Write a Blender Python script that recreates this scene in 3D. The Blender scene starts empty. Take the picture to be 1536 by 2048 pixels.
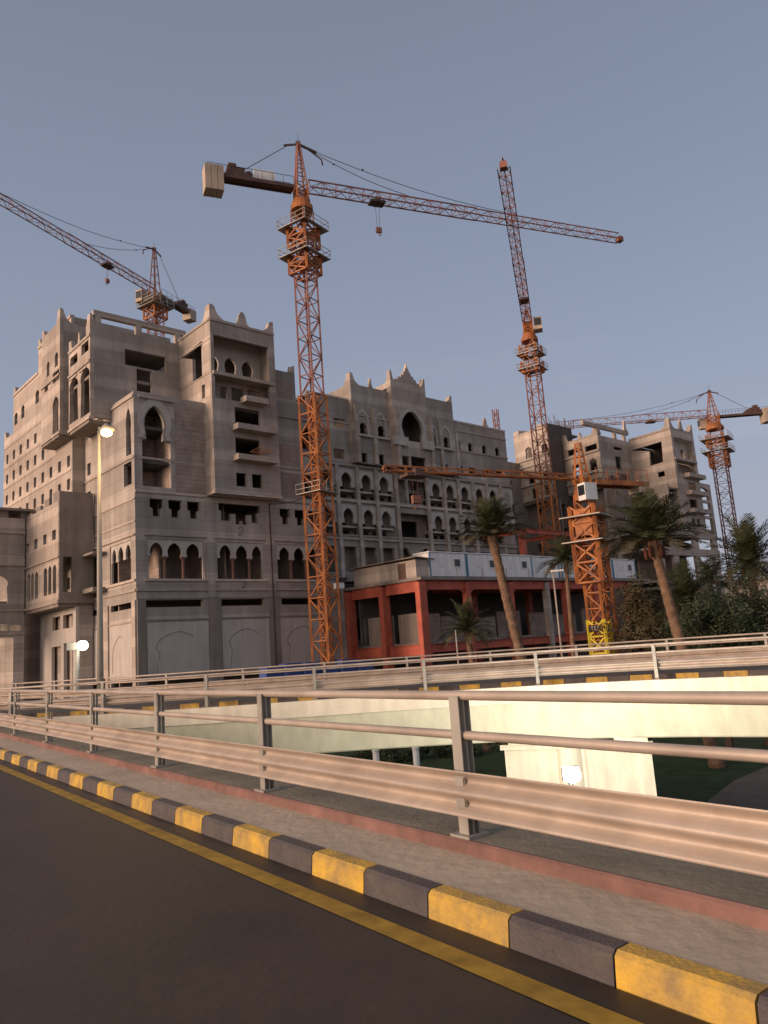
import bpy, math, random
from math import sin, cos, radians, hypot, pi, atan2, sqrt
from mathutils import Vector, Matrix, geometry
random.seed(7)
scene = bpy.context.scene
col = scene.collection
# ------------------------------------------------------------------ camera, world, sun, exposure
F = 1540.0; PITCH = radians(10.0); ROLL = radians(4.1)
cam_d = bpy.data.cameras.new("camera"); cam = bpy.data.objects.new("camera", cam_d); col.objects.link(cam)
cam_d.sensor_fit = 'VERTICAL'; cam_d.sensor_height = 36.0; cam_d.lens = F * 36.0 / 2048.0
cam_d.clip_start = 0.05; cam_d.clip_end = 6000
cam.rotation_euler = (Matrix.Rotation(radians(90) + PITCH, 3, 'X') @ Matrix.Rotation(-ROLL, 3, 'Z')).to_euler()
cam.location = (0, 0, 0)
scene.camera = cam
SUN_AZ = radians(-118); SUN_EL = radians(5)
w = bpy.data.worlds.new("World"); scene.world = w; w.use_nodes = True
nt = w.node_tree; nt.nodes.clear(); N = nt.nodes.new; L = nt.links.new
out = N('ShaderNodeOutputWorld'); bg = N('ShaderNodeBackground'); bg.inputs['Strength'].default_value = 0.138
sky = N('ShaderNodeTexSky'); sky.sky_type = 'NISHITA'; sky.sun_disc = False
sky.sun_elevation = SUN_EL; sky.sun_rotation = SUN_AZ; sky.dust_density = 2.5; sky.ozone_density = 2.0
tc = N('ShaderNodeTexCoord'); sep = N('ShaderNodeSeparateXYZ'); L(tc.outputs['Generated'], sep.inputs[0])
# dusk tint by elevation: mauve near the horizon, slate blue overhead
rmp = N('ShaderNodeValToRGB'); L(sep.outputs['Z'], rmp.inputs[0])
e = rmp.color_ramp.elements
e[0].position = 0.0; e[0].color = (3.35, 3.35, 4.1, 1)
e[1].position = 1.0; e[1].color = (1.55, 1.85, 2.35, 1)
for p_, c_ in ((0.12, (3.3, 3.4, 4.3, 1)), (0.3, (2.85, 3.15, 4.1, 1)), (0.5, (2.3, 2.62, 3.5, 1)), (0.72, (1.85, 2.12, 2.85, 1))):
    q_ = e.new(p_); q_.color = c_
mx = N('ShaderNodeMix'); mx.data_type = 'RGBA'; mx.inputs[0].default_value = 0.72
L(sky.outputs[0], mx.inputs[6]); L(rmp.outputs[0], mx.inputs[7])
# afterglow: warm and brighter towards where the sun has gone down
gd = N('ShaderNodeVectorMath'); gd.operation = 'DOT_PRODUCT'; gd.inputs[1].default_value = (sin(radians(-128)), cos(radians(-128)), -0.05); L(tc.outputs['Generated'], gd.inputs[0])
gm = N('ShaderNodeMapRange'); gm.interpolation_type = 'SMOOTHSTEP'; gm.inputs['From Min'].default_value = 0.05; gm.inputs['From Max'].default_value = 1.0; gm.inputs['To Min'].default_value = 0.0; gm.inputs['To Max'].default_value = 1.0
L(gd.outputs['Value'], gm.inputs[0])
gx = N('ShaderNodeMix'); gx.data_type = 'RGBA'; gx.inputs[7].default_value = (7.8, 6.2, 5.3, 1); L(gm.outputs[0], gx.inputs[0]); L(mx.outputs[2], gx.inputs[6]); mx = gx
# thin low cloud streaks
mp = N('ShaderNodeMapping'); mp.inputs['Scale'].default_value = (1.2, 1.2, 16); mp.inputs['Location'].default_value = (0.3, 0.2, 0.4)
L(tc.outputs['Generated'], mp.inputs[0])
nz = N('ShaderNodeTexNoise'); nz.inputs['Scale'].default_value = 1.6; nz.inputs['Detail'].default_value = 4
L(mp.outputs[0], nz.inputs['Vector'])
cr = N('ShaderNodeValToRGB'); cr.color_ramp.elements[0].position = 0.54; cr.color_ramp.elements[1].position = 0.8
L(nz.outputs[0], cr.inputs[0])
lo = N('ShaderNodeMapRange'); lo.inputs['From Min'].default_value = 0.02; lo.inputs['From Max'].default_value = 0.42
lo.inputs['To Min'].default_value = 0.5; lo.inputs['To Max'].default_value = 0.0
L(sep.outputs['Z'], lo.inputs[0])
mul = N('ShaderNodeMath'); mul.operation = 'MULTIPLY'; L(cr.outputs[0], mul.inputs[0]); L(lo.outputs[0], mul.inputs[1])
mx2 = N('ShaderNodeMix'); mx2.data_type = 'RGBA'; mx2.inputs[7].default_value = (4.3, 4.2, 4.9, 1)
L(mul.outputs[0], mx2.inputs[0]); L(mx.outputs[2], mx2.inputs[6])
L(mx2.outputs[2], bg.inputs['Color']); L(bg.outputs[0], out.inputs[0])
sd = bpy.data.lights.new("sun", 'SUN'); sun = bpy.data.objects.new("sun", sd); col.objects.link(sun)
sd.energy = 3.3; sd.angle = radians(22); sd.color = (1.0, 0.70, 0.52)
sdir = Vector((sin(SUN_AZ) * cos(radians(10)), cos(SUN_AZ) * cos(radians(10)), sin(radians(10))))
sun.rotation_euler = sdir.to_track_quat('Z', 'Y').to_euler()
scene.view_settings.view_transform = 'Standard'; scene.view_settings.look = 'None'
scene.view_settings.exposure = 0.0; scene.view_settings.gamma = 1.0
scene.render.resolution_x = 768; scene.render.resolution_y = 1024

# ------------------------------------------------------------------ surveying helpers (photo pixel -> real point on a real plane)
def ray(u, v):
    x = (u - 768) / F; y = -(v - 1024) / F
    c, s = cos(-ROLL), sin(-ROLL)
    X = c * x - s * y; Y = s * x + c * y
    return (X, cos(PITCH) - sin(PITCH) * Y, sin(PITCH) + cos(PITCH) * Y)
def at(u, v, D):
    r = ray(u, v); k = D / hypot(r[0], r[1]); return Vector((r[0] * k, r[1] * k, r[2] * k))
def at_z(u, v, z):
    r = ray(u, v); k = z / r[2]; return Vector((r[0] * k, r[1] * k, z))
class Frame:
    def __init__(s, c, af, al):
        s.c = Vector((c[0], c[1])); s.ef = Vector((sin(radians(af)), cos(radians(af)))); s.el = Vector((sin(radians(al)), cos(radians(al))))
        s.M = Matrix(((s.ef.x, s.el.x), (s.ef.y, s.el.y))); s.Mi = s.M.inverted(); s.c0 = s.Mi @ s.c
    def P(s, a, b, z=0):
        q = s.c + s.ef * a + s.el * b; return Vector((q.x, q.y, z))
    def F(s, b, u, v):      # pixel on a front-parallel plane -> (a, z)
        r = ray(u, v); m = s.Mi @ Vector((r[0], r[1])); t = (b + s.c0[1]) / m[1]; return (m[0] * t - s.c0[0], t * r[2])
    def L(s, a, u, v):      # pixel on a side-parallel plane -> (b, z)
        r = ray(u, v); m = s.Mi @ Vector((r[0], r[1])); t = (a + s.c0[0]) / m[0]; return (m[1] * t - s.c0[1], t * r[2])

# ------------------------------------------------------------------ materials
def mat(name, c, rough=0.85, metal=0.0, var=0.0, scale=1.0, dark=None, streak=False, bump=0.0, spec=0.3, emit=None, es=0, wet=None, seams=None, bands=None):
    m = bpy.data.materials.new(name); m.use_nodes = True; t = m.node_tree; b = t.nodes['Principled BSDF']
    b.inputs['Base Color'].default_value = (*c, 1); b.inputs['Roughness'].default_value = rough; b.inputs['Metallic'].default_value = metal
    b.inputs['Specular IOR Level'].default_value = spec
    if emit: b.inputs['Emission Color'].default_value = (*emit, 1); b.inputs['Emission Strength'].default_value = es
    if var > 0 or bump > 0:
        tcn = t.nodes.new('ShaderNodeTexCoord'); mp_ = t.nodes.new('ShaderNodeMapping'); t.links.new(tcn.outputs['Object'], mp_.inputs[0])
        n1 = t.nodes.new('ShaderNodeTexNoise'); n1.inputs['Scale'].default_value = scale; n1.inputs['Detail'].default_value = 7; n1.inputs['Roughness'].default_value = 0.62
        t.links.new(mp_.outputs[0], n1.inputs['Vector'])
        fac = n1.outputs[0]
        if streak:
            m2 = t.nodes.new('ShaderNodeMapping'); m2.inputs['Scale'].default_value = (1, 1, 0.12); t.links.new(tcn.outputs['Object'], m2.inputs[0])
            n2 = t.nodes.new('ShaderNodeTexNoise'); n2.inputs['Scale'].default_value = scale * 3.1; n2.inputs['Detail'].default_value = 5
            t.links.new(m2.outputs[0], n2.inputs['Vector'])
            ad = t.nodes.new('ShaderNodeMath'); ad.operation = 'ADD'; t.links.new(fac, ad.inputs[0]); t.links.new(n2.outputs[0], ad.inputs[1])
            hf = t.nodes.new('ShaderNodeMath'); hf.operation = 'MULTIPLY'; hf.inputs[1].default_value = 0.5; t.links.new(ad.outputs[0], hf.inputs[0]); fac = hf.outputs[0]
        r_ = t.nodes.new('ShaderNodeValToRGB'); r_.color_ramp.elements[0].position = 0.33; r_.color_ramp.elements[1].position = 0.66
        d = dark if dark else tuple(x * (1 - var) for x in c)
        r_.color_ramp.elements[0].color = (*d, 1); r_.color_ramp.elements[1].color = (*tuple(min(1, x * (1 + var * 0.6)) for x in c), 1)
        t.links.new(fac, r_.inputs[0])
        colout = r_.outputs[0]
        if bands:      # cast slab edges and ring beams stand out paler than the walling between them
            per, off, wd, fc = bands
            sp0 = t.nodes.new('ShaderNodeSeparateXYZ'); t.links.new(tcn.outputs['Object'], sp0.inputs[0])
            sb = t.nodes.new('ShaderNodeMath'); sb.operation = 'SUBTRACT'; sb.inputs[1].default_value = off; t.links.new(sp0.outputs[2], sb.inputs[0])
            pg_ = t.nodes.new('ShaderNodeMath'); pg_.operation = 'PINGPONG'; pg_.inputs[1].default_value = per / 2; t.links.new(sb.outputs[0], pg_.inputs[0])
            nb = t.nodes.new('ShaderNodeMath'); nb.operation = 'MULTIPLY_ADD'; nb.inputs[1].default_value = 0.12; t.links.new(n1.outputs[0], nb.inputs[0]); t.links.new(pg_.outputs[0], nb.inputs[2])
            mr = t.nodes.new('ShaderNodeMapRange'); mr.inputs['From Min'].default_value = wd + .04; mr.inputs['From Max'].default_value = wd + .10; mr.inputs['To Min'].default_value = 1.0; mr.inputs['To Max'].default_value = fc
            t.links.new(nb.outputs[0], mr.inputs[0])
            n5 = t.nodes.new('ShaderNodeTexNoise'); n5.inputs['Scale'].default_value = 0.11; n5.inputs['Detail'].default_value = 3; t.links.new(tcn.outputs['Object'], n5.inputs['Vector'])
            m5 = t.nodes.new('ShaderNodeMapRange'); m5.inputs['From Min'].default_value = .35; m5.inputs['From Max'].default_value = .65; m5.inputs['To Min'].default_value = .80; m5.inputs['To Max'].default_value = 1.12; t.links.new(n5.outputs[0], m5.inputs[0])
            mm_ = t.nodes.new('ShaderNodeMath'); mm_.operation = 'MULTIPLY'; t.links.new(mr.outputs[0], mm_.inputs[0]); t.links.new(m5.outputs[0], mm_.inputs[1])
            vb = t.nodes.new('ShaderNodeVectorMath'); vb.operation = 'SCALE'; t.links.new(colout, vb.inputs[0]); t.links.new(mm_.outputs[0], vb.inputs['Scale']); colout = vb.outputs[0]
        if seams:      # pour joints / blockwork courses: slightly darker thin lines every `seams` metres of height
            sp = t.nodes.new('ShaderNodeSeparateXYZ'); t.links.new(tcn.outputs['Object'], sp.inputs[0])
            nn = t.nodes.new('ShaderNodeMath'); nn.operation = 'MULTIPLY_ADD'; nn.inputs[1].default_value = 0.12; t.links.new(n1.outputs[0], nn.inputs[0]); t.links.new(sp.outputs[2], nn.inputs[2])
            md = t.nodes.new('ShaderNodeMath'); md.operation = 'PINGPONG'; md.inputs[1].default_value = seams / 2; t.links.new(nn.outputs[0], md.inputs[0])
            lt = t.nodes.new('ShaderNodeMapRange'); lt.inputs['From Min'].default_value = 0.0; lt.inputs['From Max'].default_value = 0.09; lt.inputs['To Min'].default_value = 0.82; lt.inputs['To Max'].default_value = 1.0
            t.links.new(md.outputs[0], lt.inputs[0])
            vm = t.nodes.new('ShaderNodeVectorMath'); vm.operation = 'SCALE'; t.links.new(colout, vm.inputs[0]); t.links.new(lt.outputs[0], vm.inputs['Scale']); colout = vm.outputs[0]
        t.links.new(colout, b.inputs['Base Color'])
        if wet:
            rr = t.nodes.new('ShaderNodeMapRange'); rr.inputs['To Min'].default_value = wet; rr.inputs['To Max'].default_value = rough; t.links.new(fac, rr.inputs[0]); t.links.new(rr.outputs[0], b.inputs['Roughness'])
        if bump > 0:
            n3 = t.nodes.new('ShaderNodeTexNoise'); n3.inputs['Scale'].default_value = scale * 9; n3.inputs['Detail'].default_value = 6
            t.links.new(mp_.outputs[0], n3.inputs['Vector'])
            bp = t.nodes.new('ShaderNodeBump'); bp.inputs['Strength'].default_value = bump; bp.inputs['Distance'].default_value = 0.04
            t.links.new(n3.outputs[0], bp.inputs['Height']); t.links.new(bp.outputs[0], b.inputs['Normal'])
    return m
M = {}
M['conc'] = mat('raw concrete', (0.485, 0.425, 0.372), 0.9, var=0.30, scale=0.35, streak=True, bump=0.5, seams=1.3, bands=(3.87, 7.5, .5, .78))
M['conc2'] = mat('pale cast concrete', (0.55, 0.465, 0.395), 0.9, var=0.24, scale=0.5, streak=True, bump=0.4, bands=(2.6, 7.2, .4, .80))
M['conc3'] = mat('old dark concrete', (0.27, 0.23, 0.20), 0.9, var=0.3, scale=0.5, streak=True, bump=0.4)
M['block'] = mat('blockwork infill', (0.36, 0.28, 0.235), 0.95, var=0.28, scale=0.8, bump=0.5, seams=0.4)
M['plaster'] = mat('cast plaster screen', (0.50, 0.455, 0.41), 0.85, var=0.16, scale=0.7, streak=True, bump=0.3)
M['inner'] = mat('shade-darkened inner concrete', (0.13, 0.115, 0.105), 0.95, var=0.3, scale=0.5)  # interior shade put into the colour, darker than the outer concrete
M['recess'] = mat('dark brown recess wall', (0.12, 0.10, 0.09), 0.95, var=0.3, scale=0.5)  # dark brown base with random tone variation
M['colred'] = mat('reddish column', (0.22, 0.12, 0.09), 0.9, var=0.2, scale=1)
M['orange'] = mat('crane orange paint', (0.43, 0.15, 0.036), 0.6, var=0.3, scale=0.8, dark=(0.22, 0.075, 0.03), spec=0.4)
M['crred'] = mat('crane faded red paint', (0.29, 0.12, 0.085), 0.6, var=0.3, scale=0.6, spec=0.4)
M['crdark'] = mat('crane dark steel', (0.12, 0.07, 0.055), 0.6, var=0.3, scale=1)
M['cryel'] = mat('lamplit crane yellow paint', (0.85, 0.68, 0.05), 0.5, var=0.15, scale=1)  # lamplight on the crane foot is put into this brighter yellow
M['beige'] = mat('counterweight concrete', (0.50, 0.40, 0.31), 0.85, var=0.2, scale=0.6)
M['white'] = mat('white painted sheet', (0.78, 0.78, 0.76), 0.6, var=0.14, scale=0.9, streak=True)
M['cabin'] = mat('cabin white sheet', (0.80, 0.79, 0.76), 0.6, var=0.2, scale=0.8, streak=True)
M['blue'] = mat('blue cabin frame', (0.12, 0.26, 0.38), 0.6, var=0.2, scale=2)
M['redsteel'] = mat('red oxide steel', (0.46, 0.11, 0.07), 0.65, var=0.25, scale=0.8, bump=0.1)
M['glassdk'] = mat('dark glass', (0.02, 0.025, 0.03), 0.15, spec=0.5)
M['asphalt'] = mat('asphalt', (0.054, 0.038, 0.026), 0.72, var=0.36, scale=0.9, bump=0.15, wet=0.42, streak=False)
M['asphalt2'] = mat('ramp asphalt', (0.085, 0.078, 0.072), 0.85, var=0.2, scale=1.1, bump=0.3)
M['pave'] = mat('pavement concrete', (0.47, 0.39, 0.30), 0.85, var=0.16, scale=1.1, bump=0.35)
M['pave2'] = mat('stained olive concrete', (0.25, 0.215, 0.155), 0.85, var=0.22, scale=1.6, bump=0.3)
M['yellow'] = mat('kerb yellow paint', (0.58, 0.36, 0.05), 0.62, var=0.22, scale=5.0, bump=0.3, dark=(0.30, 0.21, 0.09))
M['black'] = mat('kerb black paint', (0.06, 0.052, 0.055), 0.62, var=0.35, scale=5.0, bump=0.3, dark=(0.11, 0.095, 0.085))
M['ylines'] = mat('worn yellow road line', (0.36, 0.22, 0.03), 0.7, var=0.35, scale=5.0)
M['galv'] = mat('galvanised steel', (0.45, 0.375, 0.31), 0.5, metal=0.25, var=0.22, scale=1.8, streak=False, bump=0.08, spec=0.5)
M['galv2'] = mat('galvanised posts', (0.36, 0.34, 0.30), 0.55, metal=0.3, var=0.2, scale=3)
M['pinkpaint'] = mat('faded red upstand paint', (0.22, 0.12, 0.10), 0.8, var=0.3, scale=2.5, bump=0.2)
M['cream'] = mat('cream painted bridge', (0.78, 0.71, 0.565), 0.8, var=0.2, scale=1.3, streak=True, bump=0.1)
M['cream2'] = mat('pale green cream soffit paint', (0.68, 0.67, 0.51), 0.8, var=0.17, scale=1.1, streak=True, bump=0.1)
M['ground'] = mat('dusty ground', (0.12, 0.095, 0.075), 0.95, var=0.3, scale=0.15, bump=0.4)
M['grass'] = mat('lawn', (0.035, 0.06, 0.02), 0.95, var=0.4, scale=1.2, bump=0.6)
M['path'] = mat('paved path', (0.17, 0.135, 0.11), 0.9, var=0.2, scale=1.0, bump=0.3)
M['trunk'] = mat('palm trunk', (0.20, 0.125, 0.08), 0.95, var=0.35, scale=3, bump=0.9)
M['bark'] = mat('bark', (0.09, 0.06, 0.04), 0.95, var=0.3, scale=3, bump=0.7)
M['frond'] = mat('palm frond', (0.055, 0.062, 0.027), 0.6, var=0.4, scale=1.5)
M['frond2'] = mat('palm frond dry', (0.10, 0.082, 0.045), 0.7, var=0.3, scale=1.5)
M['leaf'] = mat('dark leaves', (0.045, 0.062, 0.03), 0.7, var=0.5, scale=0.9)
M['leaf2'] = mat('brown green leaves', (0.075, 0.06, 0.03), 0.7, var=0.4, scale=0.9)
M['dates'] = mat('date bunches', (0.12, 0.04, 0.022), 0.7, var=0.3, scale=4)
M['pole'] = mat('lamp post grey paint', (0.30, 0.28, 0.24), 0.5, var=0.1, scale=2, spec=0.5)
M['lampw'] = mat('lit warm lamp glass', (1, 0.8, 0.5), 0.5, emit=(1.0, 0.66, 0.30), es=16)
M['lampc'] = mat('lit white lamp glass', (1, 1, 1), 0.5, emit=(1.0, 0.93, 0.74), es=14)
M['lampf'] = mat('lit floodlight glass', (1, 1, 1), 0.5, emit=(0.95, 1.0, 0.92), es=30)
M['tarp'] = mat('blue tarpaulin', (0.05, 0.09, 0.28), 0.6, var=0.3, scale=1)

# ------------------------------------------------------------------ mesh helpers
class MB:
    def __init__(s): s.v = []; s.f = []; s.m = []
    def add(s, vs, fs, mi=0):
        o = len(s.v); s.v += [tuple(x) for x in vs]; s.f += [tuple(o + i for i in f) for f in fs]; s.m += [mi] * len(fs); return s
    def hexa(s, p, mi=0):   # p: 4 bottom (ccw), 4 top
        return s.add(p, [(3, 2, 1, 0), (4, 5, 6, 7), (0, 1, 5, 4), (1, 2, 6, 5), (2, 3, 7, 6), (3, 0, 4, 7)], mi)
    def box(s, c, d, rz=0, mi=0):
        cx, cy, cz = c; dx, dy, dz = d[0] / 2, d[1] / 2, d[2] / 2; cr, sr = cos(rz), sin(rz)
        q = [(-dx, -dy), (dx, -dy), (dx, dy), (-dx, dy)]
        return s.hexa([(cx + x * cr - y * sr, cy + x * sr + y * cr, cz + z) for z in (-dz, dz) for x, y in q], mi)
    def fbox(s, fr, a0, a1, b0, b1, z0, z1, mi=0):
        return s.hexa([fr.P(a, b, z) for z in (z0, z1) for a, b in ((a0, b0), (a1, b0), (a1, b1), (a0, b1))], mi)
    def bar(s, p, q, w, h=None, mi=0, n=4):
        p = Vector(p); q = Vector(q); d = (q - p)
        if d.length < 1e-6: return s
        d.normalize(); u = d.cross(Vector((0, 0, 1)))
        if u.length < 1e-3: u = Vector((1, 0, 0))
        u.normalize(); v = u.cross(d); h = h or w
        if n == 4: off = [(-.5, -.5), (.5, -.5), (.5, .5), (-.5, .5)]
        else: off = [(.5 * cos(2 * pi * i / n), .5 * sin(2 * pi * i / n)) for i in range(n)]
        vs = [p + u * (a * w) + v * (b * h) for a, b in off] + [q + u * (a * w) + v * (b * h) for a, b in off]
        fs = [tuple(reversed(range(n))), tuple(range(n, 2 * n))] + [(i, (i + 1) % n, n + (i + 1) % n, n + i) for i in range(n)]
        return s.add(vs, fs, mi)
    def tube(s, pts, rad, n=10, mi=0, cap=True):
        pts = [Vector(p) for p in pts]; rs = rad if isinstance(rad, (list, tuple)) else [rad] * len(pts)
        o = []
        for i, p in enumerate(pts):
            d = (pts[min(i + 1, len(pts) - 1)] - pts[max(i - 1, 0)]).normalized()
            u = d.cross(Vector((0.03, 0.05, 1)))
            if u.length < 0.1: u = d.cross(Vector((1, 0, 0)))
            u.normalize(); v = u.cross(d)
            o += [p + (u * cos(2 * pi * k / n) + v * sin(2 * pi * k / n)) * rs[i] for k in range(n)]
        fs = [(i * n + k, i * n + (k + 1) % n, (i + 1) * n + (k + 1) % n, (i + 1) * n + k) for i in range(len(pts) - 1) for k in range(n)]
        if cap: fs += [tuple(range(n)), tuple(reversed(range((len(pts) - 1) * n, len(pts) * n)))]
        return s.add(o, fs, mi)
    def sweep(s, pts, prof, mi=0, closed=True, cap=True):   # profile (q, z) swept along horizontal polyline; q to the right of travel
        n = len(prof); o = []
        for i, p in enumerate(pts):
            p = Vector(p); d = (Vector(pts[min(i + 1, len(pts) - 1)]) - Vector(pts[max(i - 1, 0)])); d.z = 0; d.normalize(); r = Vector((d.y, -d.x, 0))
            o += [p + r * q + Vector((0, 0, z)) for q, z in prof]
        k2 = n if closed else n - 1
        fs = [(i * n + k, i * n + (k + 1) % n, (i + 1) * n + (k + 1) % n, (i + 1) * n + k) for i in range(len(pts) - 1) for k in range(k2)]
        if cap and closed: fs += [tuple(reversed(range(n))), tuple(range((len(pts) - 1) * n, len(pts) * n))]
        return s.add(o, fs, mi)
    def build(s, name, m, parent=None, smooth=False, recalc=True):
        me = bpy.data.meshes.new(name); me.from_pydata(s.v, [], s.f)
        ms = m if isinstance(m, (list, tuple)) else [m]
        for x in ms: me.materials.append(M[x] if isinstance(x, str) else x)
        if len(ms) > 1: me.polygons.foreach_set('material_index', s.m)
        if recalc:
            import bmesh
            bm = bmesh.new(); bm.from_mesh(me); bmesh.ops.recalc_face_normals(bm, faces=bm.faces); bm.to_mesh(me); bm.free()
        if smooth: me.polygons.foreach_set('use_smooth', [True] * len(me.polygons))
        me.update()
        o = bpy.data.objects.new(name, me); col.objects.link(o)
        if parent: o.parent = parent
        return o
def link_parent(o, p):      # parts built in world space under an Empty that sits elsewhere
    o.parent = p; o.matrix_parent_inverse = Matrix.Translation(-Vector(p.location)) @ Matrix.Identity(4)
def empty(name, label, cat, loc=(0, 0, 0), group=None):
    o = bpy.data.objects.new(name, None); col.objects.link(o); o.location = loc; o['label'] = label; o['category'] = cat
    if group: o['group'] = group
    o.empty_display_size = 0.5
    return o
_bld = MB.build
def build(s, name, m, parent=None, **k):    # vertices are in world space: the parent's offset is undone
    if name in ('floor_slab', 'roof_slab', 'partition', 'corner_frame', 'roof_beam') and len(s.v) > 8 and len(s.v) % 8 == 0 and len(s.f) == len(s.v) // 8 * 6:
        for i in range(0, len(s.v), 8):      # each slab or upright is a part of its own
            m_ = MB(); m_.v = s.v[i:i + 8]; m_.f = [tuple(x - i for x in f) for f in s.f[i // 8 * 6:i // 8 * 6 + 6]]; m_.m = [0] * 6; o = build(m_, name, m, parent, **k)
        return o
    o = _bld(s, name, m, None, **k)
    if parent is not None:
        if parent.type == 'EMPTY': link_parent(o, parent)
        else: o.parent = parent
    return o
MB.build = build
def sub(mb, name, m, part, **k):    # a sub-part under a mesh part
    o = _bld(mb, name, m, None, **k); o.parent = part; return o
def tag(o, label, cat, group=None):
    o['label'] = label; o['category'] = cat
    if group: o['group'] = group
    return o
def struct(o): o['kind'] = 'structure'; return o

def inside(pt, poly):
    x, y = pt; c = False; j = len(poly) - 1
    for i in range(len(poly)):
        xi, yi = poly[i]; xj, yj = poly[j]
        if (yi > y) != (yj > y) and x < (xj - xi) * (y - yi) / (yj - yi) + xi: c = not c
        j = i
    return c
def sheet(mb, outer, holes, pos, depth, mi=0):
    """plate with holes. pos(s, z) -> point; depth: vector to the back face"""
    xs = [p[0] for p in outer]; zs_ = [p[1] for p in outer]
    holes = [h for h in holes if min(p[0] for p in h) > min(xs) + .01 and max(p[0] for p in h) < max(xs) - .01 and min(p[1] for p in h) > min(zs_) + .005 and max(p[1] for p in h) < max(zs_) - .005]
    loops = [outer] + holes; vs = []; es = []
    for lp in loops:
        o = len(vs); vs += [Vector(p) for p in lp]; es += [(o + i, o + (i + 1) % len(lp)) for i in range(len(lp))]
    r = geometry.delaunay_2d_cdt(vs, es, [], 1, 1e-5)
    V, Fc = r[0], r[2]; keep = []
    for f in Fc:
        c = (sum(V[i].x for i in f) / len(f), sum(V[i].y for i in f) / len(f))
        if inside(c, outer) and not any(inside(c, h) for h in holes): keep.append(f)
    fr = [pos(v.x, v.y) for v in V]; bk = [p + depth for p in fr]
    mb.add(fr, keep, mi); mb.add(bk, [tuple(reversed(f)) for f in keep], mi)
    for lp in loops:
        a = [pos(*p) for p in lp]; n = len(a)
        mb.add(a + [p + depth for p in a], [(i, (i + 1) % n, n + (i + 1) % n, n + i) for i in range(n)], mi)
    return mb
def plateF(fr, b, outer, holes, t, name, m, parent):    # wall facing the front, outer face at b, thickness going back
    mb = MB(); d = Vector((fr.el.x, fr.el.y, 0)) * t
    sheet(mb, outer, holes, lambda s, z: fr.P(s, b, z), d); return mb.build(name, m, parent, recalc=False)
def plateL(fr, a, outer, holes, t, name, m, parent):    # wall facing the side, outer face at a, thickness towards +a
    mb = MB(); d = Vector((fr.ef.x, fr.ef.y, 0)) * t
    sheet(mb, outer, holes, lambda s, z: fr.P(a, s, z), d); return mb.build(name, m, parent, recalc=False)
def R(x0, x1, z0, z1):
    return [(min(x0, x1), min(z0, z1)), (max(x0, x1), min(z0, z1)), (max(x0, x1), max(z0, z1)), (min(x0, x1), max(z0, z1))]
def arc_pts(x0, x1, zs, zt, n=7, hs=0.0):
    """pointed arch from left spring to right spring; hs > 0 = horseshoe (narrows a little at the spring)"""
    c = (x0 + x1) / 2; hw = (x1 - x0) / 2; k = 0.62; R_ = 1 + k; ph = -0.42 if hs > 0 else 0.0
    tm = math.acos(k / R_); p = []
    lo_, hi_ = R_ * sin(ph), R_ * sin(tm)
    for i in range(n + 1):
        th = ph + (tm - ph) * i / n
        x = (R_ * cos(th) - k) * hw; z = zs + (zt - zs) * (R_ * sin(th) - lo_) / (hi_ - lo_)
        if i == n: x = 0
        p.append((x, z))
    lf = [(c - x, z) for x, z in p]; rt = [(c + x, z) for x, z in p[:-1]][::-1]
    return lf + rt
def ARCH(x0, x1, z0, zs, zt, hs=0.0, foot=None):
    """arched opening; foot: narrower width of lower opening as a fraction"""
    a = arc_pts(x0, x1, zs, zt, hs=hs)
    if foot:
        c = (x0 + x1) / 2; h = (x1 - x0) / 2 * foot
        return [(c + h, z0), (c + h, zs)] [::1] and [(c - h, z0)] + [(c - h, zs - 0.02)] + a + [(c + h, zs - 0.02), (c + h, z0)]
    return [(x0, z0)] + a + [(x1, z0)]
def SCREEN(x0, x1, z0, zi, arches, zt):
    """bay open across below the impost zi, a row of pointed arches above"""
    p = [(x0, z0), (x0, zi)]
    for (l, r) in arches: p += arc_pts(l, r, zi + 0.02, zt, hs=0.04)
    p += [(x1, zi), (x1, z0)]
    return p

# ------------------------------------------------------------------ ground, roads, ramp
GZ = -7.0
mb = MB(); S_ = 2500
mb.add([(-S_, -S_, GZ), (S_, -S_, GZ), (S_, S_, GZ), (-S_, S_, GZ)], [(0, 1, 2, 3)]); struct(mb.build('ground', 'ground', recalc=False))
def poly_sheet(name, pts, z, m):
    mb = MB(); mb.add([(x, y, z) for x, y in pts], [tuple(range(len(pts)))]); o = mb.build(name, m); return struct(o)
RA = radians(-36.7); rd = Vector((sin(RA), cos(RA), 0)); rn = Vector((cos(RA), -sin(RA), 0))
def RP(s, q, z=0): return rd * s + rn * q + Vector((0, 0, z))
RZ = -1.6
s0, s1 = -9.0, 70.0
mb = MB(); mb.add([RP(s0, -9, RZ), RP(s0, 3.02, RZ), RP(s1, 3.02, RZ), RP(s1, -9, RZ)], [(0, 1, 2, 3)])
mb.add([RP(s0, -9, RZ - .9), RP(s0, 3.0, RZ - .88), RP(s1, 3.0, RZ - .88), RP(s1, -9, RZ - .9)], [(3, 2, 1, 0)])
mb.add([RP(s0, -9, RZ), RP(s1, -9, RZ), RP(s1, -9, RZ - .9), RP(s0, -9, RZ - .9)], [(0, 1, 2, 3)])
struct(mb.build('road', 'asphalt', recalc=False))
mb = MB(); mb.add([RP(s0, 2.68, RZ + .004), RP(s0, 2.83, RZ + .004), RP(s1, 2.83, RZ + .004), RP(s1, 2.68, RZ + .004)], [(0, 1, 2, 3)])
struct(mb.build('road_marking', 'ylines', recalc=False))
sK = 31.5
mb = MB()      # pavement strip behind the kerb, bridge edge
p0 = (3.24, RZ + .19); prof = [(3.17, RZ - .1), (3.17, RZ + .15), (4.44, RZ + .16), (4.47, RZ - .9), (3.17, RZ - .9)]
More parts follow.
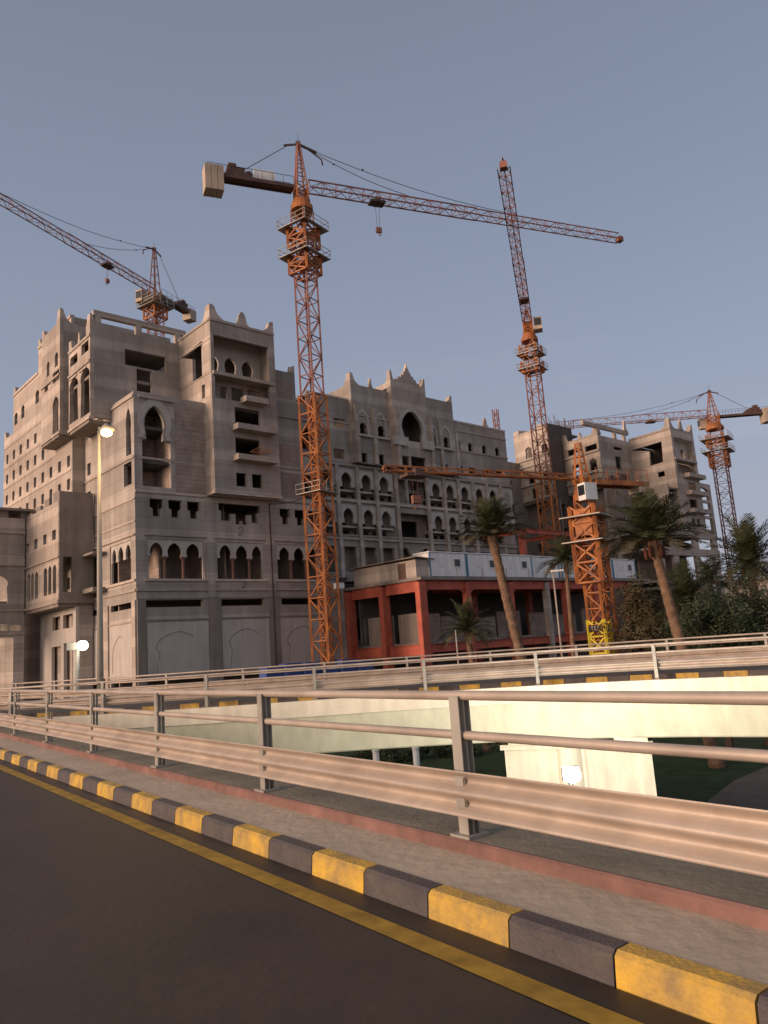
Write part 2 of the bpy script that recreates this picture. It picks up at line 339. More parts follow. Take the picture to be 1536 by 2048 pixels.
mb.sweep([RP(s0, 0), RP(sK, 0)], prof); struct(mb.build('pavement', 'pave'))
mb = MB(); s = s0; k = 0      # painted kerb stones, yellow and black by turns
while s < sK:
    ln = 0.68
    pr = [(3.03, RZ - .05), (3.045, RZ + .13), (3.07, RZ + .152), (3.17, RZ + .155), (3.17, RZ - .05)]
    mb.sweep([RP(s + .006, 0), RP(s + ln - .006, 0)], pr, mi=k % 2); s += ln; k += 1
struct(mb.build('kerb', ['yellow', 'black']))
mb = MB(); mb.sweep([RP(s0, 0), RP(sK, 0)], [(3.72, RZ + .15), (3.722, RZ + .225), (3.74, RZ + .24), (4.44, RZ + .25), (4.46, RZ + .15)], mi=1)
mb.sweep([RP(s0, 0), RP(sK, 0)], [(3.712, RZ + .151), (3.714, RZ + .227), (3.732, RZ + .2435), (3.75, RZ + .242), (3.75, RZ + .151)], mi=0)
tag(mb.build('edge_upstand', ['pinkpaint', 'pave2']), 'faded red painted low concrete upstand under the nearest steel guardrail', 'kerb upstand')

def catmull(P, n=6):
    o = []
    for i in range(len(P) - 1):
        a = P[max(i - 1, 0)]; b = P[i]; c = P[i + 1]; d = P[min(i + 2, len(P) - 1)]
        for k in range(n):
            t = k / n; o.append(tuple(.5 * (2 * b[j] + (c[j] - a[j]) * t + (2 * a[j] - 5 * b[j] + 4 * c[j] - d[j]) * t * t + (3 * b[j] - a[j] - 3 * c[j] + d[j]) * t ** 3) for j in range(2)))
    o.append(P[-1]); return o
def resample(P, step):
    o = [Vector((P[0][0], P[0][1], 0))]; acc = 0
    for i in range(len(P) - 1):
        a = Vector((P[i][0], P[i][1], 0)); b = Vector((P[i + 1][0], P[i + 1][1], 0)); d = (b - a).length; t = step - acc
        while t <= d: o.append(a.lerp(b, t / d)); t += step
        acc = d - (t - step)
    return o
def offset(pts, q):
    o = []
    for i, p in enumerate(pts):
        d = pts[min(i + 1, len(pts) - 1)] - pts[max(i - 1, 0)]; d.normalize(); o.append(p + Vector((d.y, -d.x, 0)) * q)
    return o
RC = catmull([(-60, 62), (-34, 41.5), (-22, 32.2), (-16, 28.6), (-11, 26.9), (-5.5, 26.2), (0, 26.0), (4, 25.5), (7, 24.5), (10, 22.8), (13.5, 20.2), (19, 15.2), (30, 3)])
rc = resample(RC, 0.67); RW_ = 7.6
bridge = empty('ramp_bridge', 'cream painted curved ramp bridge with a thick floodlit side girder', 'bridge', (4, 25.5, GZ))
mb = MB(); prof = [(-.25, -1.52), (.55, -1.5), (.58, -2.0), (.52, -2.03)]
mb.sweep(rc, [(-.28, -1.53), (.55, -1.5), (.57, -2.0), (-.28, -2.05)]); mb.build('deck_edge', 'cream', bridge)
mb = MB(); mb.sweep(rc, [(.52, -2.0), (.22, -3.16), (.18, -3.2), (-RW_ + .4, -3.2), (-RW_ - .5, -2.05), (-RW_ - .5, -2.0)]); mb.build('girder', 'cream2', bridge)
mb = MB(); mb.sweep(rc, [(-.27, -1.6), (-.27, -2.02), (-RW_ - .5, -2.02), (-RW_ - .5, -1.6)]); struct(mb.build('ramp_road', 'asphalt2'))
for qn, lab in ((-.25, 0), (-RW_, 1)):
    mb = MB()
    for i in range(len(rc) - 1):
        seg = [rc[i].lerp(rc[i + 1], .01), rc[i].lerp(rc[i + 1], .99)]
        mb.sweep(seg, [(qn - .12, -1.62), (qn - .1, -1.39), (qn + .1, -1.37), (qn + .12, -1.62)], mi=(i // 1) % 2)
    struct(mb.build('ramp_kerb', ['yellow', 'black']))
mb = MB(); mb.sweep(rc, [(-RW_ - .14, -1.6), (-RW_ - .14, -1.5), (-RW_ - .9, -1.5), (-RW_ - .9, -2.2), (-RW_ - .5, -2.2)]); mb.build('deck_edge', 'cream', bridge)

def guardrail(name, label, pts, q, zp, zt, step, first=0.0, side=-1, zb=None, mid=.77):
    """pts polyline; rail line at offset q; zp = foot level; zt = top rail level; W-beam on the road side"""
    L0 = offset(pts, q); root = empty(name, label, 'guardrail', tuple(L0[len(L0) // 2] + Vector((0, 0, zp))), 'steel guardrails along the bridges')
    h = zt - zp
    MB().tube([p + Vector((0, 0, zt)) for p in L0], .036, 10).build('top_rail', 'galv', root, smooth=True)
    MB().tube([p + Vector((0, 0, zp + h * mid)) for p in L0], .033, 10).build('mid_rail', 'galv', root, smooth=True)
    z0 = zb if zb is not None else zp + h * .26; H = .31; wp = []
    for i in range(17):
        t = i / 16; wp.append((side * (.07 + .045 * cos(4 * pi * t)), z0 + H * t))
    bk = [(x - side * .006, z) for x, z in wp[::-1]]
    MB().sweep(L0, wp + bk).build('beam', 'galv', root, smooth=True)
    # posts
    acc = 0; nxt = first
    for i in range(len(L0) - 1):
        a, b = L0[i], L0[i + 1]; d = (b - a).length
        while nxt <= acc + d:
            p = a.lerp(b, (nxt - acc) / d); ang = atan2((b - a).y, (b - a).x)
            m_ = MB(); m_.box((p.x, p.y, zp + h / 2), (.10, .012, h), ang); 
            o_ = Vector((-sin(ang), cos(ang), 0)) * .05
            for sg in (-1, 1): m_.box((p.x + o_.x * sg, p.y + o_.y * sg, zp + h / 2), (.10, .010, h - .004), ang)
            m_.box((p.x, p.y, zp + .012), (.2, .2, .02), ang)
            m_.box((p.x - o_.x * 0, p.y, z0 + H / 2), (.09, .13, .2), ang)
            for sg in (-1, 1):
                m_.tube([(p.x + cos(ang) * .07, p.y + sin(ang) * .07, zp + .02), (p.x + cos(ang) * .07, p.y + sin(ang) * .07, zp + .05)], .012, 6)
            m_.build('post', 'galv2', root); nxt += step
        acc += d
    return root
near = [RP(s, 0) for s in (s0, 0, 4, 8, 12, 16, 20, 24, 28, sK)]
guardrail('guardrail', 'nearest steel guardrail with a broad ribbed beam, running across the foreground beside the yellow kerb', near, 3.84, RZ + .24, -.38, 3.1, first=9 - 1.8, side=-1, zb=-1.205, mid=.712)
guardrail('guardrail', 'steel guardrail on the near edge of the cream ramp bridge, above the lit girder', rc, .32, -1.5, -.46, 3.6, first=.8, side=-1)
guardrail('guardrail', 'farther steel guardrail on the building side of the ramp bridge', rc, -RW_ - .45, -1.5, -.46, 3.6, first=2.0, side=1)

# piers of the ramp
def pier_at(u, v, wid, thick):
    c = at(u, v, 25.6); d = None
    i = min(range(1, len(rc) - 1), key=lambda k: abs(rc[k].x - c.x)); d = (rc[i + 1] - rc[i - 1]).normalized(); r = Vector((d.y, -d.x, 0))
    o = rc[i] + d * ((c - rc[i]).dot(d))
    def Pp(s, q, z): return o + d * s + r * q + Vector((0, 0, z))
    def bx(m_, a0, a1, q0, q1, z0, z1): m_.hexa([Pp(a, q, z) for z in (z0, z1) for a, q in ((a0, q0), (a1, q0), (a1, q1), (a0, q1))])
    m_ = MB(); bx(m_, -wid / 2, wid / 2, -1.7, -.3, GZ, -3.5)
    for a in (-wid * .12, wid * .04): bx(m_, a, a + .10, -.31, -.22, GZ, -3.52)
    m_.tube([Pp(-wid * .04, -.42, GZ), Pp(-wid * .04, -.42, -3.5)], .42, 20)
    bx(m_, wid / 2 - .32, wid / 2 + .04, -1.8, -.2, GZ, -3.52)
    m_.build('pier', 'cream', bridge)
    m_ = MB(); bx(m_, -wid / 2 - .1, wid / 2 + .12, -1.9, -.12, -3.52, -3.36); bx(m_, -wid / 2 + .2, -wid / 2 + 1.5, -1.5, .02, -3.36, -3.19); bx(m_, wid / 2 - 1.0, wid / 2 - .02, -1.5, .3, -3.36, -3.05)
    m_.build('pier_cap', 'cream', bridge)
pier_at(1152, 1540, 4.5, 1.2)

# lawn and path under the ramp
poly_sheet('lawn', [(-40, 12), (60, 12), (60, 64), (-40, 64)], GZ + .02, 'grass')
pp = [at_z(u, v, GZ + .03) for u, v in ((1385, 1640), (1420, 1598), (1470, 1560), (1536, 1532), (1700, 1500))]
pl = [(p.x, p.y) for p in pp]; poly_sheet('path', pl + [(pl[-1][0] + 3, pl[-1][1] - 9), (pl[0][0] + 6, pl[0][1] - 8), (pl[0][0] + 2, pl[0][1] - 6)], GZ + .03, 'path')
for (u, v, lab) in ((752, 1512, 'left one of two short white bollards on the lawn seen under the ramp bridge'), (832, 1508, 'right one of two short white bollards on the lawn seen under the ramp bridge')):
    p = at(u, v, 42); b_ = empty('bollard', lab, 'bollard', (p.x, p.y, GZ), 'white bollards under the ramp bridge')
    MB().tube([(p.x, p.y, GZ), (p.x, p.y, p.z + .25)], .17, 12).build('post', 'white', b_, smooth=True)
    MB().tube([(p.x, p.y, p.z + .25), (p.x, p.y, p.z + .33), (p.x, p.y, p.z + .38)], [.2, .2, .08], 12).build('cap', 'white', b_)

# ------------------------------------------------------------------ street lamps
def light(name, loc, power, colr, size, parent=None, spot=None, aim=None):
    d = bpy.data.lights.new(name, 'SPOT' if spot else 'POINT'); d.energy = power; d.color = colr; d.shadow_soft_size = size
    o = bpy.data.objects.new(name, d); col.objects.link(o); o.location = loc
    if spot:
        d.spot_size = spot; d.spot_blend = .5; o.rotation_euler = (Vector(aim) - Vector(loc)).to_track_quat('-Z', 'Y').to_euler()
    if parent: link_parent(o, parent)
    return o
b0 = at(201, 1412, 28.7); hz = at(204, 862, 28.7).z
lamp = empty('street_lamp', 'tall slim street lamp with a glowing orange head, before the hotel corner', 'street lamp', (b0.x, b0.y, -1.5))
MB().tube([(b0.x, b0.y, -1.5), (b0.x, b0.y, 3), (b0.x, b0.y, hz)], [.115, .095, .05], 14).build('pole', 'pole', lamp, smooth=True)
MB().tube([(b0.x, b0.y, -1.5), (b0.x, b0.y, -.9)], .19, 12).build('base', 'pole', lamp)
hd = at(213, 866, 28.4)
MB().tube([(b0.x, b0.y, hz - .05), (b0.x, b0.y, hz + .12), (hd.x, hd.y, hd.z + .12)], .035, 8).build('arm', 'pole', lamp)
MB().tube([(hd.x - .22, hd.y, hd.z + .08), (hd.x, hd.y, hd.z + .2), (hd.x + .3, hd.y - .03, hd.z + .1)], [.1, .17, .07], 12).build('lamp_head', 'pole', lamp, smooth=True)
def ball(c, r, mi=0, n=14, sq=1.0, mb=None):
    mb = mb or MB(); pts = []; vs = []
    for i in range(n // 2 + 1):
        th = pi * i / (n // 2)
        vs += [(c[0] + r * sin(th) * cos(2 * pi * k / n), c[1] + r * sin(th) * sin(2 * pi * k / n), c[2] + r * sq * cos(th)) for k in range(n)]
    fs = [(i * n + k, i * n + (k + 1) % n, (i + 1) * n + (k + 1) % n, (i + 1) * n + k) for i in range(n // 2) for k in range(n)]
    return mb.add(vs, fs, mi)
ball((hd.x, hd.y, hd.z + .02), .2, sq=.75).build('lamp_glass', 'lampw', lamp, smooth=True)
light('lamp_light', (hd.x + .5, hd.y - .5, hd.z - .8), 260, (1.0, .62, .28), .25, lamp)
q0 = at(150, 1345, 46)
lamp2 = empty('floodlight_mast', 'short cream mast with a white lit floodlight, low in front of the dark hotel base', 'floodlight', (q0.x, q0.y, GZ))
tp = at(155, 1300, 46)
MB().tube([(q0.x, q0.y, GZ), (tp.x, tp.y, tp.z)], [.17, .12], 12).build('pole', 'pole', lamp2, smooth=True)
c2 = at(165, 1291, 45.5); c3 = at(143, 1296, 46)
MB().bar(tuple(c3), tuple(at(172, 1298, 46)), .1, .1).build('crossbar', 'pole', lamp2)
MB().box(tuple(c3 + Vector((0, 0, .08))), (.5, .35, .4), .4).build('lamp_head', 'pole', lamp2)
ball(tuple(c2), .30, sq=.9).build('lamp_glass', 'lampc', lamp2, smooth=True)
light('lamp_light', (c2.x + .2, c2.y - 1.5, c2.z), 40, (1.0, .93, .75), .3, lamp2)
c4 = at(1145, 1550, 19.5)
lamp3 = empty('floodlight_post', 'white glaring floodlight in front of the cream bridge pier, above the near guardrail', 'floodlight', (c4.x, c4.y + .3, GZ))
MB().tube([(c4.x, c4.y + .3, GZ), (c4.x, c4.y + .3, c4.z + .1)], .06, 10).build('pole', 'pole', lamp3)
MB().box((c4.x, c4.y + .2, c4.z), (.4, .12, .34)).build('lamp_head', 'pole', lamp3)
ball(tuple(c4), .2, sq=.9).build('lamp_glass', 'lampf', lamp3, smooth=True)
light('lamp_light', (c4.x, c4.y + 1.1, c4.z + .1), 1150, (1.0, .95, .84), .15, lamp3)

# ------------------------------------------------------------------ the unfinished hotel
z1 = lambda x, y: (x / 3.84, 560 + y / 3.84)
z2 = lambda x, y: (x / 3.84, 900 + y / 3.84)
z3 = lambda x, y: (340 + x / 4.2667, 580 + y / 4.2667)
z4 = lambda x, y: (240 + x / 3.2, 960 + y / 3.2)
z5 = lambda x, y: (580 + x / 3.2, 720 + y / 3.2)
z6 = lambda x, y: (1000 + x / 2.866, 760 + y / 2.866)
cc = at(272, 1160, 70)
H = Frame((cc.x, cc.y), 48, -42)
hotel = empty('unfinished_hotel', 'huge unfinished grey concrete hotel with pointed arches, balconies and spiky rooftop corners', 'building', (cc.x + 6, cc.y + 8, GZ))
def FR(b, f, x0, y0, x1, y1):     # rectangle on a front plane from crop pixels
    ym = (y0 + y1) / 2; xm = (x0 + x1) / 2
    return R(H.F(b, *f(x0, ym))[0], H.F(b, *f(x1, ym))[0], H.F(b, *f(xm, y1))[1], H.F(b, *f(xm, y0))[1])
def FA(b, f, x0, x1, yt, ys, yb, hs=0.05, fr=None, foot=None):
    fr = fr or H; ym = (yt + yb) / 2; xm = (x0 + x1) / 2
    a0, a1 = fr.F(b, *f(x0, ym))[0], fr.F(b, *f(x1, ym))[0]
    return ARCH(min(a0, a1), max(a0, a1), fr.F(b, *f(xm, yb))[1], fr.F(b, *f(xm, ys))[1], fr.F(b, *f(xm, yt))[1], hs, foot)
def LR(a, f, x0, y0, x1, y1, fr=None):
    fr = fr or H; ym = (y0 + y1) / 2; xm = (x0 + x1) / 2
    return R(fr.L(a, *f(x0, ym))[0], fr.L(a, *f(x1, ym))[0], fr.L(a, *f(xm, y1))[1], fr.L(a, *f(xm, y0))[1])
def LA(a, f, x0, x1, yt, ys, yb, hs=0.05, fr=None, foot=None):
    fr = fr or H; ym = (yt + yb) / 2; xm = (x0 + x1) / 2
    b0, b1 = fr.L(a, *f(x0, ym))[0], fr.L(a, *f(x1, ym))[0]
    return ARCH(min(b0, b1), max(b0, b1), fr.L(a, *f(xm, yb))[1], fr.L(a, *f(xm, ys))[1], fr.L(a, *f(xm, yt))[1], hs, foot)
def shell(fr, root, a0, a1, b0, b1, z0, z1, hF=(), hL=(), hR=(), m='conc', t=.35, roof=True, floors=(), back=True, right=True, left=True, parapet=.0, partF=()):
    """hollow block: real walls with openings, floors and a roof slab inside"""
    plateF(fr, b0, R(a0, a1, z0, z1), list(hF), t, 'wall', m, root)
    if left: plateL(fr, a0, R(b0 + t, b1, z0, z1), list(hL), t, 'wall', m, root)
    if right: plateL(fr, a1 - t, R(b0 + t, b1, z0, z1), list(hR), t, 'wall', m, root)
    if back: plateF(fr, b1 - t, R(a0 + t, a1 - t, z0, z1), [], t, 'wall', m, root)
    e = .004
    if roof:
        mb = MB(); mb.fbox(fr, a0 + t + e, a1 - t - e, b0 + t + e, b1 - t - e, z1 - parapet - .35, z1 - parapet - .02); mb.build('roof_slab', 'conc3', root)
    if floors:
        mb = MB()
        for z in floors: mb.fbox(fr, a0 + t + e, a1 - t - e, b0 + t + e, b1 - t - e, z - .3, z)
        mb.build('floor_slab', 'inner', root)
    if len(partF):
        mb = MB(); 
        for a in partF: mb.fbox(fr, a - .12, a + .12, b0 + t + .01, b1 - t - .01, z0, z1 - .4)
        mb.build('partition', 'inner', root)
def ledgeF(fr, b, a0, a1, z, h=.25, out=.18, m='conc2', root=None, ret=0.0):
    mb = MB(); mb.fbox(fr, a0 - ret, a1 + ret, b - out, b + .002 - .004, z, z + h); mb.build('ledge', m, root or hotel)
def ledgeL(fr, a, b0, b1, z, h=.25, out=.18, m='conc2', root=None):
    mb = MB(); mb.fbox(fr, a - out, a - .002, b0, b1, z, z + h); mb.build('ledge', m, root or hotel)
def horn(fr, a, b, z, h=2.0, w_=1.4, da=1, db=1, root=None, t=.4):
    """corner acroterion: two curved blades meeting in a point"""
    root = root or hotel; h *= .72; prof = [(0, 0), (0, h), (.18 * w_, h * 1.03), (.34 * w_, h * .88), (.42 * w_, h * .6), (.54 * w_, h * .36), (.76 * w_, h * .16), (w_, 0)]
    mb = MB(); dF = Vector((fr.el.x, fr.el.y, 0)) * t * db; dL = Vector((fr.ef.x, fr.ef.y, 0)) * t * da
    n = len(prof)
    for (pos, d) in ((lambda s, q: fr.P(a + da * s, b, z + q), dF), (lambda s, q: fr.P(a, b + db * (t + s * .8), z + q), dL)):
        A = [pos(*p) for p in prof]; mb.add(A + [p + d for p in A], [tuple(range(n)), tuple(range(2 * n - 1, n - 1, -1))] + [(i, (i + 1) % n, n + (i + 1) % n, n + i) for i in range(n)])
    mb.build('finial', 'conc2', root)
def bulb(fr, a, b, z, h=1.8, w_=1.5, root=None, side=False, t=.35):
    prof = [(-.5, 0), (-.42, .15), (-.3, .28), (-.24, .5), (-.2, .72), (-.1, .92), (0, 1.0), (.1, .92), (.2, .72), (.24, .5), (.3, .28), (.42, .15), (.5, 0)]
    n = len(prof); mb = MB()
    if side: A = [fr.P(a, b + x * w_, z + y * h) for x, y in prof]; d = Vector((fr.ef.x, fr.ef.y, 0)) * t
    else: A = [fr.P(a + x * w_, b, z + y * h) for x, y in prof]; d = Vector((fr.el.x, fr.el.y, 0)) * t
    mb.add(A + [p + d for p in A], [tuple(range(n)), tuple(range(2 * n - 1, n - 1, -1))] + [(i, (i + 1) % n, n + (i + 1) % n, n + i) for i in range(n)])
    mb.build('finial', 'conc2', root or hotel)
def inset(x0, x1, z0, z1, g=.06): return (x0 + g, x1 - g, z0 + g, z1 - g)
def arch_frame(fr, b, a0, a1, z0, zs, zt, bd=.28, out=.07, m='plaster', root=None, side=False, hs=.05, foot=None):
    """raised pale surround round an arched opening (ring, open at the foot)"""
    o = ARCH(a0 - bd, a1 + bd, z0, zs, zt + bd * 1.6, hs); i = ARCH(a0, a1, z0, zs, zt, hs)
    ring = o + i[::-1]
    mb = MB(); d = Vector((fr.ef.x, fr.ef.y, 0) if side else (fr.el.x, fr.el.y, 0)) * out
    sheet(mb, ring, [], (lambda s, z: fr.P(b - out, s, z)) if side else (lambda s, z: fr.P(s, b - out, z)), d); mb.build('arch_surround', m, root or hotel, recalc=False)

# --- corner block, front -------------------------------------------------------------
zF = [GZ, -1.1, 5.75, 7.4, 11.3, 15.2, 18.3, 21.4]
holes = []
bays = [(1.1, 6.6, [(1.35, 2.62), (3.02, 4.40), (4.86, 6.25)]), (7.93, 13.05, [(8.3, 9.55), (10.05, 11.35), (11.85, 12.95)]), (14.65, 19.95, [(15.0, 16.25), (16.78, 18.05), (18.55, 19.75)])]
for x0, x1, _ in bays: holes.append(R(x0, x1, 7.46, 11.0))
for x0, x1 in ((.86, 6.35), (8.25, 12.9), (14.95, 19.9)): holes.append(R(x0, x1, 4.92, 5.55)); holes.append(R(x0, x1, -4.2, -1.35))
def TWIN(x0, x1, z0=13.05, z1=14.65, n=.27, zn=13.75): return [(x0 + n, z0), (x0 + n, zn), (x0, zn + .12), (x0, z1), (x1, z1), (x1, zn + .12), (x1 - n, zn), (x1 - n, z0)]
for x0, x1 in ((1.38, 2.64), (3.17, 4.49), (5.04, 6.32), (15.25, 16.5), (17.08, 18.37), (18.87, 20.05)): holes.append(TWIN(x0, x1))
holes.append([(8.55, 13.05), (8.55, 14.0), (8.3, 14.0), (8.3, 14.75), (12.95, 14.75), (12.95, 14.0), (12.6, 14.0), (12.6, 13.0), (11.9, 13.0), (11.9, 13.75), (11.4, 13.75), (11.4, 12.75), (10.85, 12.75), (10.85, 13.1), (10.65, 13.1), (10.65, 12.75), (10.1, 12.75), (10.1, 13.75), (9.6, 13.75), (9.6, 13.05)])
# deep arched loggia on the upper corner
def HS(x0, x1, n0, n1, zb, zm, zt):  # keyhole: wide rectangle below, horseshoe arch above
    c = arc_pts(n0, n1, zm + .55, zt, hs=.06); return [(x0, zb), (x0, zm - .1), (n0 + .18, zm), (n0 + .12, zm + .3)] + c + [(n1 - .12, zm + .3), (n1 - .18, zm), (x1, zm - .1), (x1, zb)]
holes.append(HS(.75, 3.5, 1.0, 2.95, 15.75, 20.15, 23.35))
Wall0 = [(0, GZ), (22.9, GZ), (22.9, 7.2), (20.9, 7.2), (20.9, 15.25), (7.2, 15.25), (7.2, 24.5), (0, 24.5)]
plateF(H, 0, Wall0, holes, .4, 'wall', 'conc', hotel)
for x0, x1, ar in bays:
    plateF(H, .10, R(x0 + .002, x1 - .002, 7.46, 11.0), [[(x0 + .1, 7.47)] + [(x0 + .1, 9.45)] + sum([arc_pts(l, r, 9.47, 10.72, hs=.05) for l, r in ar], []) + [(x1 - .1, 9.45), (x1 - .1, 7.47)]], .18, 'arch_screen', 'plaster', hotel)
    for (l, r), (l2, r2) in zip(ar[:-1], ar[1:]):
        c = (r + l2) / 2; mb = MB(); mb.tube([H.P(c, .32, 7.4), H.P(c, .32, 9.35)], .13, 10); mb.fbox(H, c - .22, c + .22, .11, .5, 9.3, 9.46); mb.build('column', 'colred', hotel)
    ledgeF(H, 0, x0 - .25, x1 + .25, 11.28, .14, .16); ledgeF(H, 0, x0 - .3, x1 + .3, 7.22, .22, .2)
ledgeF(H, 0, .02, 20.9, 6.35, .22, .14); ledgeF(H, 0, .02, 20.9, 5.62, .1, .08, 'conc3'); ledgeF(H, 0, .02, 20.9, 3.72, .12, .10, 'conc3')
ledgeF(H, 0, .02, 7.0, 15.15, .16, .12); ledgeF(H, 0, .6, 3.75, 18.25, .18, .1)
arch_frame(H, 0, .85, 3.1, 20.2, 20.75, 23.4, .5, .09)
mb = MB(); mb.fbox(H, .45, 3.9, -.22, -.004, 23.95, 24.2); mb.build('ledge', 'conc2', hotel)
# ground storey panels and piers
for x0, x1 in ((.9, 6.8), (8.2, 13.35), (14.65, 20.0)):
    mb = MB(); mb.fbox(H, x0, x1, -.07, -.004, -1.05, 3.55); mb.build('panel', 'plaster', hotel)
    c = (x0 + x1) / 2; hw = (x1 - x0) * .36; arc = arc_pts(c - hw, c + hw, .9, 2.75, n=12, hs=.02); pts = [(c - hw, -.8)] + arc[:17]
    mb = MB(); mb.tube([H.P(a, -.075, z) for a, z in pts], .035, 6); mb.build('arch_outline', 'conc3', hotel)
for x0, x1 in ((.0, .8), (6.88, 8.12), (13.42, 14.58), (20.05, 20.9)):
    mb = MB(); mb.fbox(H, x0 + .02, x1, -.16, -.004, GZ, 5.6); mb.build('pier', 'conc3', hotel)
for x0, x1 in ((6.88, 7.75), (13.42, 14.4), (20.1, 20.88)):
    mb = MB(); mb.fbox(H, x0, x1, -.1, -.004, 5.75, 15.1); mb.build('pier', 'conc', hotel)
# painted site bay number on the fascia: 2
def stroke(pts, w_, b, name='painted_number'):
    mb = MB()
    for p, q in zip(pts[:-1], pts[1:]): mb.bar(H.P(p[0], b, p[1]), H.P(q[0], b, q[1]), .09, .02)
    mb.build(name, 'crdark', hotel)
stroke([(10.35, 12.3), (10.55, 12.55), (10.85, 12.5), (10.9, 12.25), (10.35, 11.75), (10.95, 11.75)], .09, -.012)
stroke([(10.55, 7.1), (10.8, 7.2), (10.95, 7.05), (10.6, 6.65), (10.4, 6.62), (10.95, 6.6)], .09, -.03)
for a0_, a1_, bb, z0_, z1_ in ((3.95, 6.95, 0, 15.45, 18.15), (3.95, 6.95, 0, 18.5, 21.1), (3.95, 6.95, 0, 21.45, 23.8), (15.0, 18.2, .3, 19.3, 21.6), (15.0, 18.2, .3, 16.0, 18.6), (14.9, 18.2, 1.0, 26.8, 28.9)):
    mb = MB(); mb.fbox(H, a0_, a1_, bb - .025, bb - .002, z0_, z1_); mb.build('infill_panel', 'block', hotel)
# --- corner block, side --------------------------------------------------------------
L1 = 11.9
hl = [ARCH(.62, 1.75, 18.75, 20.9, 23.2, .05), R(.6, 2.3, 16.0, 18.1)]
for z in (19.45, 16.55, 13.75): hl.append(R(10.25, 11.1, z - .5, z + .75))
lar = [(1.25, 2.35), (2.85, 4.0), (4.45, 5.35)]
hl.append(R(1.0, 5.6, 7.45, 11.0)); hl.append(R(1.1, 5.5, 4.95, 5.5)); hl.append(R(8.4, 11.6, 4.95, 5.5)); hl.append(R(8.3, 11.5, 7.5, 10.6)); hl.append(R(1.0, 5.6, -4.2, -1.35)); hl.append(R(7.5, 11.5, -4.2, -1.35))
plateL(H, 0, R(.4, L1, GZ, 24.5), hl, .35, 'wall', 'conc', hotel)
plateL(H, .1, R(1.002, 5.598, 7.46, 11.0), [[(1.1, 7.47), (1.1, 9.4)] + sum([arc_pts(l, r, 9.42, 10.72, hs=.05) for l, r in lar], []) + [(5.5, 9.4), (5.5, 7.47)]], .18, 'arch_screen', 'plaster', hotel)
for z, h, o in ((11.28, .14, .16), (7.22, .22, .16), (6.35, .2, .12), (14.5, .14, .08), (12.5, .12, .08), (3.72, .12, .1), (18.3, .14, .1), (23.95, .25, .14)):
    ledgeL(H, 0, 0.0, L1 - .01, z, h, o)
for x0, x1 in ((0.9, 5.7), (7.3, 11.6)):
    mb = MB(); mb.fbox(H, -.07, -.004, x0, x1, -1.05, 3.55); mb.build('panel', 'plaster', hotel)
for x0, x1 in ((.02, .7), (5.95, 7.0), (11.65, 11.88)):
    mb = MB(); mb.fbox(H, -.14, -.004, x0, x1, GZ, 5.6); mb.build('pier', 'conc2', hotel)
arc = arc_pts(1.6, 5.0, .9, 2.7, n=12); mb = MB(); mb.tube([H.P(-.075, b, z) for b, z in [(5.0, -.6)] + arc[::-1][:15]], .035, 6); mb.build('arch_outline', 'conc3', hotel)
mb = MB(); mb.fbox(H, -1.3, -.01, 6.4, 11.8, 7.0, 7.4); mb.fbox(H, -1.3, -.01, 6.4, 11.8, 10.5, 10.7); mb.build('canopy', 'conc3', hotel)
# inner structure of the corner block
mb = MB()
for z in (-1.1, 3.9, 7.35, 11.3, 15.2, 18.3, 21.5): mb.fbox(H, .4, 20.5, .45, 11.8, z - .3, z)
mb.fbox(H, .4, 7.2, .45, 5.0, 23.6, 23.9); mb.build('floor_slab', 'inner', hotel)
mb = MB(); mb.fbox(H, 3.55, 3.8, .42, 4.9, 15.25, 23.5); mb.fbox(H, .4, 3.5, 3.4, 3.6, 15.25, 23.5); mb.fbox(H, .4, 20.8, 4.6, 4.8, -4, 15.0)
for a in (3.0, 7.4, 9.8, 13.9, 17.4): mb.fbox(H, a, a + .2, 1.9, 4.55, 7.4, 15.0)
mb.build('partition', 'block', hotel)
plateL(H, 20.55, R(.42, 11.8, -4, 15.2), [], .3, 'wall', 'conc', hotel); plateL(H, 22.6, R(.42, 6, GZ, 7.2), [], .3, 'wall', 'conc', hotel)
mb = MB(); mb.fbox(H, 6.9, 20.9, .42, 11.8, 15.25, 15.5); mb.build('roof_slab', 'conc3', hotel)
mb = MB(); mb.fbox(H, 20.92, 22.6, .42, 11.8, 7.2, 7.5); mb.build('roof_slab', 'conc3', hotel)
# stuff on the roof edge: a low white block
mb = MB(); mb.fbox(H, 1.9, 6.0, 2.6, 4.4, 24.0, 25.35); mb.build('roof_box', 'cabin', hotel)
# --- bay three, tall wall right of the tower -------------------------------------------
hr = [FA(.3, z3, 1120, 1265, 1165, 1260, 1350), FR(.3, z3, 1145, 1590, 1260, 1760)]
shell(H, hotel, 14.3, 20.6, .3, 8, 15.5, 26.6, hF=[ARCH(18.6, 20.1, 21.2, 22.4, 23.9, .05), R(18.6, 20.1, 16.0, 18.6)], floors=(19.5, 23.0), t=.3)
shell(H, hotel, 14.3, 18.7, 1.0, 8, 26.6, 30.0, floors=(), t=.3)
horn(H, 18.7, 1.0, 30.0, 1.2, .9, da=-1)
ledgeF(H, .3, 14.4, 20.6, 23.9 + .6, .2, .15); ledgeF(H, .3, 14.4, 20.6, 19.0, .2, .15)
